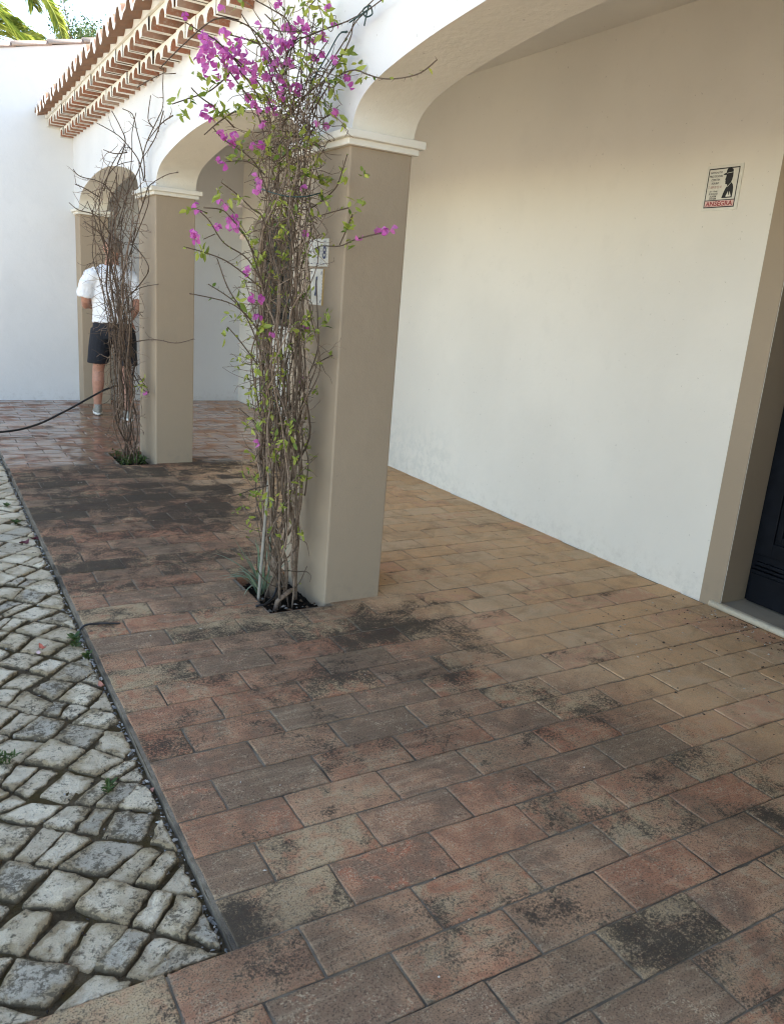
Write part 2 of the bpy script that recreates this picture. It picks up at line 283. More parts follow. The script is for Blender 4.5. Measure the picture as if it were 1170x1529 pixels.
LEAVES=[[1.03,3.33,1.56,1],[1.24,3.32,1.62,1],[1.25,3.31,1.55,1],[1.28,3.32,1.58,1],[1.23,3.39,1.46,1],[1.18,3.3,1.39,1.3],[1.15,3.29,1.32,1.3],[1.24,3.34,1.3,1],[1.1,3.25,1.24,1],[1.27,3.26,1.27,1],[1.44,3.4,1.37,1],[1.44,3.3,1.42,1],[1.5,3.31,1.44,1.4],[1.38,3.2,1.29,1],[1.46,3.28,1.25,1.2],[1.56,3.27,1.31,1.2],[1.54,3.2,1.36,1],[1.53,3.32,1.26,1],[1.38,3.33,1.15,1],[1.22,3.21,1.1,1],[1.27,3.33,1.01,1],[1.38,3.29,1.07,1],[1.41,3.34,1.03,1],[1.31,3.27,0.96,1.2],[1.35,3.34,0.91,1.2],[1.41,3.35,0.85,1.2],[1.24,3.2,0.87,1.2],[1.41,3.21,0.84,1.3],[1.19,3.33,1.14,1],[1.56,3.08,1.69,1],[1.56,3.05,1.64,1.2],[1.32,3.29,1.06,1],[1.39,3.32,0.68,1.3],[1.23,3.26,0.74,1.2],[1.26,3.27,0.62,1],[1.27,3.26,0.55,1],[1.3,3.27,0.51,1],[1.47,3.32,0.66,1],[1.41,3.26,0.77,1.2],[1.36,3.27,0.76,1.2],[1.49,3.35,0.53,1],[1.45,3.21,0.64,1],[1.19,3.31,1.99,1.4],[1.19,3.35,1.95,1.2],[1.11,3.26,1.92,1],[1.26,3.25,1.99,1],[1.28,3.36,1.98,1.2],[1.32,3.25,1.97,1],[1.43,3.24,2.03,1.4],[1.5,3.29,1.97,1.2],[1.39,3.34,1.94,1.2],[1.43,3.22,1.89,1.8],[1.52,3.26,1.89,1.2],[1.52,3.27,1.82,1],[1.56,3.15,1.9,1],[1.34,3.29,1.79,1],[1.39,3.37,1.76,1],[1.32,3.23,1.66,1],[1.22,3.27,1.62,1],[1.49,3.33,1.65,1.3],[1.28,3.38,1.56,1],[1.13,3.29,1.78,1],[1.16,3.25,1.77,1],[0.94,3.22,1.7,1],[1.02,3.31,1.56,1],[1.06,3.24,1.79,1],[1.47,3.36,2.09,1.2],[1.35,3.37,1.6,1],[1.56,3.1,1.7,1],[1.14,3.26,2.47,1],[1.0,3.36,2.23,1],[0.94,3.33,2.09,1.4],[0.99,3.36,2.12,1],[1.03,3.27,2.15,1],[1.06,3.23,2.15,1],[1.09,3.26,2.08,1],[1.16,3.36,2.12,1.3],[1.14,3.25,2.1,1.3],[1.08,3.27,2.08,1.2],[1.06,3.28,2.08,1],[1.2,3.28,2.07,1],[1.23,3.28,2.16,1],[1.29,3.38,2.17,1],[1.26,3.23,2.16,1],[1.37,3.2,2.33,1.2],[1.47,3.39,2.28,1],[1.51,3.38,2.23,1],[1.44,3.4,2.55,1.2],[1.44,3.29,2.54,1.4],[1.54,3.39,2.58,1.4],[1.55,3.38,2.55,1.4],[1.46,3.24,2.44,1.6],[1.37,3.35,2.5,1],[1.25,3.37,2.39,1],[1.13,3.33,2.33,1.2],[1.09,3.3,2.27,1.2],[1.09,3.26,2.23,1.2],[1.03,3.27,2.19,1],[1.23,3.25,2.27,1],[1.39,3.21,2.3,1],[1.56,3.23,2.37,1],[1.56,3.2,2.33,1.3],[1.56,3.25,2.28,1.2],[1.52,3.21,2.22,1.2],[1.56,3.25,2.14,1.3],[1.56,3.31,2.17,1],[1.56,3.38,2.21,1],[1.37,3.38,2.18,1],[1.42,3.38,2.19,1],[1.21,3.31,2.19,1],[1.13,3.2,2.17,1],[0.93,3.35,2.1,1.3],[0.92,3.23,2.05,1.3],[1.56,3.15,2.32,2.2],[1.56,3.17,2.34,1.6],[1.56,3.03,2.25,1.2],[1.56,3.26,2.29,1],[1.56,3.28,2.24,1],[1.56,3.32,2.22,1],[1.56,3.0,1.9,1],[1.56,3.01,1.79,1.5],[1.56,3.34,1.9,1.3],[1.5,3.29,1.97,1],[1.56,3.07,1.74,1],[1.45,3.27,1.9,1.6]]
TWIGS=[[[0.86,3.32,2.204],[0.955,3.32,2.308],[1.058,3.32,2.404],[1.134,3.32,2.42],[1.205,3.32,2.408],[1.259,3.32,2.37],[1.299,3.32,2.338],[1.355,3.32,2.225]],[[0.949,3.32,2.374],[1.005,3.32,2.354],[1.076,3.32,2.333],[1.171,3.32,2.263]],[[1.115,3.32,2.366],[1.206,3.32,2.364],[1.259,3.32,2.346],[1.325,3.32,2.268]],[[0.903,3.32,2.086],[0.969,3.32,2.118],[1.044,3.32,2.155],[1.099,3.32,2.203],[1.158,3.32,2.253],[1.258,3.32,2.159]],[[1.06,3.32,2.341],[1.138,3.32,2.294],[1.21,3.32,2.251],[1.265,3.32,2.199],[1.316,3.32,2.12]],[[1.221,3.32,2.506],[1.293,3.32,2.489],[1.362,3.32,2.46],[1.393,3.32,2.354]],[[1.495,3.32,2.591],[1.429,3.32,2.507],[1.412,3.32,2.435],[1.366,3.32,2.368],[1.344,3.32,2.277],[1.359,3.32,2.152]],[[1.56,3.191,2.479],[1.502,3.32,2.461],[1.408,3.32,2.405],[1.362,3.32,2.345],[1.346,3.32,2.248],[1.345,3.32,2.125]],[[1.56,2.899,2.493],[1.56,3.099,2.47],[1.56,3.19,2.427],[1.551,3.32,2.351],[1.482,3.32,2.243],[1.402,3.32,2.174],[1.347,3.32,2.075]],[[1.56,2.967,2.51],[1.56,3.133,2.473],[1.56,3.165,2.415],[1.56,3.257,2.351],[1.525,3.32,2.281],[1.456,3.32,2.221],[1.389,3.32,2.132]],[[1.56,2.509,2.216],[1.56,2.607,2.194],[1.56,2.734,2.199],[1.56,2.873,2.22],[1.56,2.998,2.255],[1.56,3.108,2.29],[1.56,3.238,2.296],[1.556,3.32,2.277],[1.528,3.32,2.234],[1.464,3.32,2.132]],[[1.56,3.112,2.48],[1.56,3.245,2.483],[1.52,3.32,2.469],[1.445,3.32,2.427],[1.391,3.32,2.397],[1.353,3.32,2.274]],[[1.099,3.32,1.834],[1.17,3.32,1.795],[1.234,3.32,1.748],[1.279,3.32,1.72],[1.323,3.32,1.577]],[[1.03,3.32,1.73],[1.096,3.32,1.732],[1.138,3.32,1.709],[1.218,3.32,1.621],[1.282,3.32,1.465]],[[1.014,3.32,1.715],[1.055,3.32,1.682],[1.115,3.32,1.606],[1.22,3.32,1.55],[1.298,3.32,1.439]],[[1.031,3.32,1.611],[1.078,3.32,1.636]],[[1.167,3.32,1.674],[1.206,3.32,1.638],[1.227,3.32,1.606],[1.286,3.32,1.52]],[[0.95,3.32,1.575],[1.057,3.32,1.556],[1.148,3.32,1.525],[1.283,3.32,1.438]],[[1.06,3.32,2.032],[1.107,3.32,1.993],[1.197,3.32,1.955],[1.252,3.32,1.91],[1.299,3.32,1.813]],[[1.028,3.32,1.998],[1.084,3.32,2.052],[1.153,3.32,2.105]],[[1.114,3.32,1.913],[1.209,3.32,1.926],[1.282,3.32,1.888]],[[0.976,3.32,1.396],[1.138,3.32,1.371],[1.218,3.32,1.324],[1.29,3.32,1.243]],[[1.054,3.32,1.438],[1.169,3.32,1.373],[1.237,3.32,1.286],[1.293,3.32,1.158]],[[1.14,3.32,1.27],[1.197,3.32,1.212],[1.279,3.32,1.115]],[[1.088,3.32,1.543],[1.136,3.32,1.43],[1.197,3.32,1.35]],[[1.534,3.32,1.115],[1.56,3.246,1.156],[1.56,3.168,1.181]],[[1.536,3.32,1.493],[1.552,3.32,1.322],[1.56,3.32,1.193],[1.514,3.32,1.06],[1.423,3.32,0.903],[1.354,3.32,0.773]],[[1.56,3.136,1.984],[1.56,3.181,1.912],[1.56,3.225,1.866],[1.555,3.32,1.826],[1.498,3.32,1.784]],[[1.546,3.32,1.76],[1.56,3.219,1.773],[1.56,3.096,1.781]],[[1.523,3.32,1.618],[1.55,3.32,1.634],[1.56,3.156,1.633],[1.56,3.031,1.655],[1.56,2.892,1.67],[1.56,2.761,1.679]],[[1.56,3.157,1.638],[1.56,3.108,1.69],[1.56,3.082,1.721],[1.56,3.057,1.753]],[[1.157,3.32,0.529],[1.219,3.32,0.541],[1.276,3.32,0.559],[1.346,3.32,0.571]],[[1.196,3.32,0.928],[1.279,3.32,0.856],[1.322,3.32,0.774]],[[1.526,3.32,1.076],[1.371,3.32,0.84],[1.271,3.32,0.69]],[[1.56,3.317,0.158],[1.53,3.32,0.084],[1.487,3.32,0.031]],[[1.303,3.32,0.23],[1.312,3.32,0.163],[1.371,3.32,0.089],[1.451,3.32,0.059]],[[1.497,3.32,0.81],[1.513,3.32,0.763],[1.541,3.32,0.673],[1.532,3.32,0.513]],[[1.117,3.32,1.758],[1.158,3.32,1.724]],[[0.997,3.32,1.724],[1.046,3.32,1.712]],[[1.166,3.32,2.448],[1.236,3.32,2.37],[1.281,3.32,2.284],[1.329,3.32,2.171]],[[1.261,3.32,2.468],[1.333,3.32,2.414],[1.366,3.32,2.3]],[[1.473,3.32,2.515],[1.454,3.32,2.415],[1.411,3.32,2.284],[1.389,3.32,2.132]],[[1.537,3.32,2.432],[1.482,3.32,2.347],[1.443,3.32,2.241],[1.405,3.32,2.109]],[[1.56,3.3,2.346],[1.517,3.32,2.254],[1.468,3.32,2.158]],[[1.56,3.269,2.159],[1.524,3.32,2.134],[1.473,3.32,2.07]],[[0.974,3.32,2.156],[1.013,3.32,2.128],[1.067,3.32,2.102],[1.149,3.32,2.043]],[[1.026,3.32,2.313],[1.09,3.32,2.271],[1.173,3.32,2.192],[1.259,3.32,2.11]]]
THICK=[[[1.489,3.4,0.025],[1.492,3.4,0.116],[1.479,3.4,0.186],[1.413,3.4,0.358],[1.387,3.4,0.501],[1.401,3.4,0.661],[1.418,3.4,0.819]],[[1.394,3.3,-0.005],[1.489,3.35,0.026],[1.54,3.4,0.019],[1.537,3.42,0.104],[1.549,3.45,0.274],[1.504,3.45,0.481]],[[1.56,3.432,-0.038],[1.56,3.448,0.099],[1.56,3.438,0.311],[1.56,3.5,0.499],[1.535,3.5,0.734]],[[1.439,3.5,-0.012],[1.453,3.5,0.093],[1.501,3.5,0.228],[1.56,3.446,0.378],[1.56,3.433,0.615],[1.544,3.5,0.831]]]
TWIGS2=[[[1.069,6.55,2.154],[1.118,6.55,2.111],[1.285,6.55,2.078],[1.398,6.55,1.928]],[[1.035,6.55,1.923],[1.098,6.55,1.88],[1.224,6.55,1.852],[1.322,6.55,1.73]],[[1.237,6.55,2.487],[1.362,6.55,2.44],[1.437,6.55,2.388],[1.533,6.55,2.278],[1.56,6.502,2.134]],[[1.345,6.55,2.585],[1.405,6.55,2.483],[1.437,6.55,2.388],[1.378,6.55,2.229]],[[1.56,5.955,2.801],[1.56,5.971,2.702],[1.56,5.971,2.57],[1.56,6.13,2.499],[1.56,6.416,2.392],[1.538,6.55,2.228],[1.448,6.55,2.029],[1.372,6.55,1.783]],[[1.56,5.586,2.119],[1.56,5.882,2.126],[1.56,6.342,2.09],[1.56,6.484,2.01],[1.52,6.55,1.847],[1.468,6.55,1.599]],[[1.421,6.55,2.611],[1.492,6.55,2.583],[1.524,6.55,2.466],[1.56,6.519,2.302],[1.56,6.481,2.155]],[[1.56,6.296,2.686],[1.56,6.375,2.548],[1.56,6.241,2.47]],[[1.56,6.077,1.401],[1.537,6.55,1.357],[1.44,6.55,1.275],[1.388,6.55,1.095]],[[1.56,5.206,1.081],[1.56,5.629,1.018],[1.56,6.155,0.997],[1.503,6.55,0.946],[1.411,6.55,0.891]],[[1.08,6.55,2.052],[1.139,6.55,2.036],[1.255,6.55,1.982]],[[1.28,6.55,2.315],[1.364,6.55,2.3],[1.451,6.55,2.322]],[[1.56,5.972,2.796],[1.56,6.485,2.93],[1.457,6.55,2.952],[1.396,6.55,2.914]],[[1.56,5.921,2.759],[1.56,5.661,2.718]],[[1.56,5.921,2.767],[1.56,6.295,2.789],[1.527,6.55,2.772]],[[1.517,6.55,0.685],[1.56,6.383,0.575],[1.548,6.55,0.578],[1.486,6.55,0.684]],[[1.411,6.55,1.763],[1.534,6.55,1.629],[1.56,6.37,1.51],[1.553,6.55,1.408],[1.466,6.55,1.301]],[[1.56,6.416,2.392],[1.56,6.023,2.464],[1.56,5.72,2.478]],[[1.56,6.519,2.302],[1.56,6.167,2.396],[1.56,5.953,2.538]],[[1.499,6.55,2.269],[1.354,6.55,2.202],[1.255,6.55,2.005],[1.251,6.55,1.77],[1.319,6.55,1.488]],[[1.533,6.55,2.278],[1.556,6.55,1.995],[1.56,6.484,2.01]],[[1.432,6.55,2.374],[1.33,6.55,2.199],[1.28,6.55,2.031]],[[1.56,6.481,2.155],[1.56,6.363,1.985],[1.494,6.55,1.699],[1.391,6.55,1.396]],[[1.16,6.55,1.947],[1.228,6.55,1.791],[1.296,6.55,1.584]],[[1.134,6.55,1.805],[1.25,6.55,1.723],[1.369,6.55,1.541]]]
CANEPATH=[[1.343,3.38,-0.001],[1.365,3.38,0.426],[1.377,3.38,0.635]]
TEAL=[[1.56,3.204,2.441],[1.56,3.27,2.448],[1.528,3.3,2.374],[1.465,3.3,2.267]]
HOSE=[[0.275,7.6,0.026],[0.592,7.7,0.031],[0.764,7.8,0.034],[0.951,7.95,0.061],[1.112,8.05,0.118],[1.279,8.15,0.185],[1.557,8.3,0.308],[1.706,8.4,0.35],[1.86,8.5,0.372]]
PALM=[[[1.676,15.0,5.894],[1.945,15.0,5.645],[2.147,15.0,5.416],[2.267,15.0,5.21],[2.339,15.0,4.971]],[[0.905,15.0,4.918],[1.266,15.0,4.959],[1.634,15.0,4.937],[2.033,15.0,4.898]],[[0.89,15.0,4.646],[1.258,15.0,4.812],[1.585,15.0,4.88],[1.818,15.0,4.817]],[[0.832,15.0,5.167],[1.188,15.0,5.202],[1.456,15.0,5.109],[1.682,15.0,4.974]],[[1.583,15.0,5.871],[1.758,15.0,5.646],[1.89,15.0,5.45],[1.934,15.0,5.341]]]
# ------------------------------------------------------------------ the paved terrace
def sub_rect(rects,h):
    out=[]
    for (a,b,c,d) in rects:
        x0,x1,y0,y1=h
        if x0>=b or x1<=a or y0>=d or y1<=c: out.append((a,b,c,d)); continue
        if a<x0: out.append((a,x0,c,d))
        if b>x1: out.append((x1,b,c,d))
        m0,m1=max(a,x0),min(b,x1)
        if c<y0: out.append((m0,m1,c,y0))
        if d>y1: out.append((m0,m1,y1,d))
    return out
def f_wet(x,y):
    e=6.42+.16*nz(x*1.3,y*.6,3)-.05*(x-1.2)
    return sstep(e-.10,e+.12,y)*(1-.35*sstep(2.9,3.5,x))
def f_tan(x,y):
    return sstep(-.30,.38,x-1.78-.38*max(0,3.05-y)-.0*max(0,y-5)+.22*nz(x*1.6,y*1.6,9))
SPOTS=[(1.05,3.0,.22,.1,.22),(.95,2.75,.2,.12,.16),(1.2,3.6,.3,.25,.2),(2.05,3.05,.16,.06,.34),(1.55,2.45,.2,.1,.3),(1.75,2.35,.2,.08,.2),(1.15,2.28,.24,.1,.2),(1.44,2.63,.22,.15,.50),(1.30,2.88,.20,.12,.32),(1.62,2.80,.28,.10,.45),(1.88,2.85,.22,.10,.42),(1.80,3.04,.2,.08,.30),(1.98,2.65,.16,.10,.24),(1.22,2.52,.2,.12,.22),
 (2.30,2.35,.2,.09,.18),(1.25,4.2,.5,.5,.16),(1.5,5.0,.5,.6,.24),(.85,4.4,.35,.7,.08),(1.35,2.07,.25,.12,.25),(1.62,1.62,.14,.07,.30),(1.20,1.03,.16,.1,.10),(1.02,.86,.2,.1,.10),(1.78,1.86,.16,.07,.22),(1.05,2.05,.16,.08,.16),(1.9,1.45,.12,.06,.2)]
def f_stain(x,y):
    s=.30+.16*nz(x*1.1,y*1.1,5)
    s+=.24*sstep(3.5,4.4,y)*(1-sstep(1.9,2.6,x))*(1-sstep(6.3,6.5,y))
    s+=.22*sstep(4.3,5.4,y)*(1-sstep(6.3,6.6,y))*(1-sstep(2.6,3.4,x))
    s-=.12*sstep(6.4,6.9,y)
    s-=.34*f_tan(x,y)*(1-.55*sstep(5.2,6.4,y))
    for (cx,cy,rx,ry,k) in SPOTS:
        q=((x-cx)/rx)**2+((y-cy)/ry)**2
        if q<4: s+=k*math.exp(-q*1.1)
    return s
floor=MB()
ROW,BL,GAP=.16095,.314,.0062
def brick(x0,x1,y0,y1):
    if x1-x0<.03 or y1-y0<.03: return
    nx=max(2,int((x1-x0)/.04)); ny=max(2,int((y1-y0)/.04)); near=y0<4.5
    if not near: nx,ny=max(2,nx//2),2
    r1,r2=rng.random(),rng.random(); fl_=1-.85*sstep(6.2,6.6,y0); z0=rng.uniform(-.0014,.0012)*fl_; tx,ty=rng.uniform(-.006,.006)*fl_,rng.uniform(-.008,.008)*fl_
    cx,cy=(x0+x1)/2,(y0+y1)/2; rot=rng.uniform(-.006,.006)
    ex_=1/(x1-x0); ey_=1/(y1-y0); us=[0,.0035*ex_,.009*ex_]+[i/nx for i in range(1,nx)]+[1-.009*ex_,1-.0035*ex_,1]
    vs_=[0,.0035*ey_,.009*ey_]+[j/ny for j in range(1,ny)]+[1-.009*ey_,1-.0035*ey_,1]
    V=[];F=[];st=[];tn=[];wt=[];ed=[]
    nu,nv=len(us),len(vs_)
    for j,v in enumerate(vs_):
        for i,u in enumerate(us):
            x=x0+u*(x1-x0); y=y0+v*(y1-y0); border=i in(0,nu-1) or j in(0,nv-1)
            dx,dy=x-cx,y-cy; x=cx+dx-dy*rot; y=cy+dy+dx*rot
            wob=.0026 if border else .0018
            x+=wob*nz(x*38,y*38,1); y+=wob*nz(x*38,y*38,7)
            ax=min(i,nu-1-i); ay=min(j,nv-1-j)
            chip=max(0,nz(x*55,y*55,4)-.15)*.008
            z=z0+tx*dx+ty*dy+.0007*nz(x*22,y*22,2)-( .0008+chip if border else 0)-(.002 if ax==0 and ay==0 else 0)
            if not border and (ax==1 or ay==1): z-=chip*.5
            V.append((x,y,z)); st.append(f_stain(x,y)); tn.append(f_tan(x,y)); wt.append(f_wet(x,y)); ed.append(1. if border else (.7 if ax==1 or ay==1 else (.35 if ax==2 or ay==2 else 0)))
    for j in range(nv-1):
        for i in range(nu-1): a=j*nu+i; F.append((a,a+1,a+nu+1,a+nu))
    ring=[i for i in range(nu)]+[j*nu+nu-1 for j in range(1,nv)]+[(nv-1)*nu+i for i in range(nu-2,-1,-1)]+[j*nu for j in range(nv-2,0,-1)]
    o=len(V)
    for q in ring:
        V.append((V[q][0],V[q][1],-.02)); st.append(st[q]); tn.append(tn[q]); wt.append(wt[q]); ed.append(1.)
    n=len(ring)
    for k in range(n): F.append((ring[k],o+k,o+(k+1)%n,ring[(k+1)%n]))
    m=len(V); floor.add(V,F,0,True,rnd1=[r1]*m,rnd2=[r2]*m,stain=st,tan=tn,wet=wt,edge=ed)
k=-22
while 1.247+ROW*k<YE-.02:
    ya=1.247+ROW*k; yb=min(ya+ROW,YE-.002); left=XE if ya>1.33 else -2.6
    x=.6885+(0 if k%2==0 else -.157)
    while x>left: x-=BL
    jx=x+rng.uniform(-.008,.008)
    while x<XW+.02:
        nxj=x+BL; nj=nxj+rng.uniform(-.012,.012)
        a,b=max(jx,left),min(nj,XW+.02)
        g=GAP*rng.uniform(.7,1.35)/2; gy=GAP*rng.uniform(.75,1.25)/2
        rs=[(a+(g if a>left else 0),b-g,ya+gy,yb-gy)]
        for h in PITS: rs=sub_rect(rs,h)
        for q in rs: brick(*q)
        x=nxj; jx=nj
    k+=1
# bed of mortar under and between the bricks, broken where the planting pits are
bed=[(XE-.012,XW+.05,1.400,YE+.05),(-2.6,XW+.05,-2.4,1.400)]
for h in PITS:
    hh=(h[0],h[1],h[2],h[3]); nb=[]
    for q in bed: nb+=sub_rect([q],hh)
    bed=nb
for (a,b,c,d) in bed:
    nx=max(1,int((b-a)/.12)); ny=max(1,int((d-c)/.12)); V=[];T=[];W=[]
    for j in range(ny+1):
        for i in range(nx+1):
            x=a+(b-a)*i/nx; y=c+(d-c)*j/ny; V.append((x,y,-.0040+.0014*nz(x*9,y*9,3))); T.append(f_tan(x,y)); W.append(f_wet(x,y))
    F=[(j*(nx+1)+i,j*(nx+1)+i+1,(j+1)*(nx+1)+i+1,(j+1)*(nx+1)+i) for j in range(ny) for i in range(nx)]
    floor.add(V,F,1,False,tan=T,wet=W)
def side(path,z0,z1,thick=.02):
    # rough cement face down the open edge of the terrace
    P=[];n=0
    for (p,q) in zip(path[:-1],path[1:]):
        L=math.dist(p,q); m=max(1,int(L/.05))
        for i in range(m): P.append((p[0]+(q[0]-p[0])*i/m,p[1]+(q[1]-p[1])*i/m))
    P.append(path[-1]); V=[]
    for (x,y) in P:
        V+= [(x+.004*nz(x*20,y*20,1),y,z0+.003*nz(x*8,y*8,5)),(x-.006+.008*nz(x*11,y*11,8),y,(z0+z1)/2),(x+.006*nz(x*14,y*14,2),y,z1)]
    F=[]
    for i in range(len(P)-1): F+=[(i*3,i*3+1,i*3+4,i*3+3),(i*3+1,i*3+2,i*3+5,i*3+4)]
    floor.add(V,F,1,True)
side([(XE-.012,YE),(XE-.012,1.400)],-.0045,-.14); side([(XE-.012,1.400),(-2.6,1.400)],-.0045,-.14)
for h in PITS:
    for (p,q) in (((h[0],h[2]),(h[0],h[3])),((h[0],h[3]),(h[1],h[3])),((h[1],h[2]),(h[0],h[2]))):
        L=math.dist(p,q); floor.add([(p[0],p[1],-.003),(q[0],q[1],-.003),(q[0],q[1],-.12),(p[0],p[1],-.12)],[(0,1,2,3)],0,False,rnd1=.05,rnd2=.5,stain=-.3)
fo=tag(floor.build('terrace_floor',[BRICK,MORTAR],fix=False),'worn terracotta brick terrace, soaked and shiny at its far end','floor',kind='structure')
# ------------------------------------------------------------------ earth and cobbles
gm=MB(); N=90; xs=[-2.6+3.2*i/N for i in range(N+1)]; ys=[1.36+8.6*j/150 for j in range(151)]
V=[(x,y,-.0225+.005*nz(x*6,y*6,2)+.004*nz(x*17,y*17,6)+.003*nz(x*43,y*43,1)-.003*sstep(XE-.07,XE-.02,x)*sstep(1.40,1.46,y)) for y in ys for x in xs]
gm.add(V,[(j*(N+1)+i,j*(N+1)+i+1,(j+1)*(N+1)+i+1,(j+1)*(N+1)+i) for j in range(150) for i in range(N)],0,True)
tag(gm.build('joint_earth',EARTH,fix=False),'brown mossy earth between the cobbles','earth',kind='structure')
g=MB(); g.add([(-400,-400,-.16),(400,-400,-.16),(400,400,-.16),(-400,400,-.16)],[(0,1,2,3)]); tag(g.build('ground',GROUND,fix=False),'pale cobbled ground around the house','ground',kind='structure')
cb=MB(); 
def clip(poly,nx,ny,d):
    out=[]
    for i in range(len(poly)):
        p,q=poly[i],poly[(i+1)%len(poly)]; a=nx*p[0]+ny*p[1]-d; b=nx*q[0]+ny*q[1]-d
        if a<=0: out.append(p)
        if (a<0)!=(b<0): t=a/(a-b); out.append((p[0]+(q[0]-p[0])*t,p[1]+(q[1]-p[1])*t))
    return out
TH=R(-44)
def gridpt(i,j):
    s=.127; wob=.044
    x=i*s+wob*nz(i*.71,j*.71,1.3)+.05*nz(i*.13,j*.11,7); y=j*s*1.02+wob*nz(i*.71,j*.71,8.3)+.035*math.sin(i*.37)
    return (x*math.cos(TH)-y*math.sin(TH)-.9,x*math.sin(TH)+y*math.cos(TH)+4.)
def sett(P,edge,i,j):
        P=clip(P,1,0,edge)
        if len(P)<3: return
        P=clip(P,0,-1,-1.418)
        if len(P)<3: return
        ar=abs(sum(P[a][0]*P[(a+1)%len(P)][1]-P[(a+1)%len(P)][0]*P[a][1] for a in range(len(P))))/2
        if ar<.0016: return
        # irregular outline, corners knocked off
        O=[]
        for a in range(len(P)):
            p,q=P[a],P[(a+1)%len(P)]
            for t in (.05,.30,.5,.70,.95):
                x=p[0]+(q[0]-p[0])*t; y=p[1]+(q[1]-p[1])*t; O.append((x+.009*nz(x*40,y*40,3),y+.009*nz(x*40,y*40,6)))
        cx=sum(p[0] for p in O)/len(O); cy=sum(p[1] for p in O)/len(O)
        zt=-.012+rng.uniform(-.005,.005)-.004*sstep(XE-.4,XE-.1,cx)*rng.random(); tx,ty=rng.uniform(-.045,.045),rng.uniform(-.045,.045)
        def ring(s,dz,rough=.0):
            return [(cx+(p[0]-cx)*s,cy+(p[1]-cy)*s,zt+dz+tx*(p[0]-cx)*s+ty*(p[1]-cy)*s+rough*nz(p[0]*45*s,p[1]*45*s,i+j)) for p in O]
        rr=[ring(1.04,-.075),ring(1.0,-.012,.003),ring(.985,-.0035,.003),ring(.955,-.0006,.003),ring(.86,.0002,.005),ring(.58,.0006,.008),ring(.36,.0006,.008),ring(.16,.0004,.004)]
        n=len(O); nr=len(rr); V=[p for r in rr for p in r]+[(cx,cy,zt+.0005)]; F=[]
        for a in range(nr-1):
            for b in range(n): F.append((a*n+b,a*n+(b+1)%n,(a+1)*n+(b+1)%n,(a+1)*n+b))
        for b in range(n): F.append(((nr-1)*n+b,(nr-1)*n+(b+1)%n,nr*n))
        e=[1.8]*n+[1.35]*n+[.75]*n+[.3]*n+[0]*n*(nr-4)+[0]; rd=[1.]*n*4+[.86]*n+[.58]*n+[.36]*n+[.16]*n+[0]
        cb.add(V,F,0,True,rnd1=rng.random(),rnd2=rng.random(),edge=e,rad=rd)
for i in range(-70,70):
    for j in range(-70,70):
        P=[gridpt(i,j),gridpt(i+1,j),gridpt(i+1,j+1),gridpt(i,j+1)]
        cx=sum(p[0] for p in P)/4; cy=sum(p[1] for p in P)/4
        if not(-2.5<cx<XE+.05 and 1.32<cy<9.9): continue
        
        k=rng.uniform(.88,.965) if rng.random()<.8 else rng.uniform(.78,.88)
        P=[(cx+(p[0]-cx)*k+rng.uniform(-.010,.010),cy+(p[1]-cy)*k+rng.uniform(-.010,.010)) for p in P]
        edge=XE-.030-.018*max(0,nz(cy*7,2,2))
        PP=[P]
        if rng.random()<.22:
            t1,t2=rng.uniform(.35,.65),rng.uniform(.35,.65); g_=.03; a_=[tuple(P[0][z]+(P[1][z]-P[0][z])*(t1-g_) for z in (0,1)),tuple(P[0][z]+(P[1][z]-P[0][z])*(t1+g_) for z in (0,1)),tuple(P[3][z]+(P[2][z]-P[3][z])*(t2-g_) for z in (0,1)),tuple(P[3][z]+(P[2][z]-P[3][z])*(t2+g_) for z in (0,1))]
            PP=[[P[0],a_[0],a_[2],P[3]],[a_[1],P[1],P[2],a_[3]]]
        for P in PP: sett(P,edge,i,j)
tag(cb.build('cobblestone_paving',COBBLE,fix=True),'uneven pale limestone cobbles beside the terrace','cobbles',kind='structure')
for nm,h,lab in (('soil',PITS[0],'black compost in the square pit at the near pillar'),('soil',PITS[1],'dark soil in the square pit at the far pillar')):
    m=MB(); n=24; V=[]
    for j in range(n+1):
        for i in range(n+1):
            x=h[0]-.01+(h[1]+.02-h[0])*i/n; y=h[2]-.01+(h[3]+.02-h[2])*j/n
            V.append((x,y,-.052+.016*nz(x*14,y*14,2)+.012*nz(x*40,y*40,5)))
    m.add(V,[(j*(n+1)+i,j*(n+1)+i+1,(j+1)*(n+1)+i+1,(j+1)*(n+1)+i) for j in range(n) for i in range(n)],0,True)
    for q in range(170):
        x,y=rng.uniform(h[0]+.01,h[1]-.02),rng.uniform(h[2]+.01,h[3]-.02); s=rng.uniform(.004,.012); z=-.045+.012*nz(x*14,y*14,2)
        V=[(x+s*rng.uniform(-1,1),y+s*rng.uniform(-1,1),z+s*rng.uniform(-.5,1)) for _ in range(4)]
        m.add(V,[(0,1,2),(0,2,3),(0,3,1),(1,3,2)],0)
    tag(m.build(nm,SOIL,fix=False),lab,'soil',kind='structure')
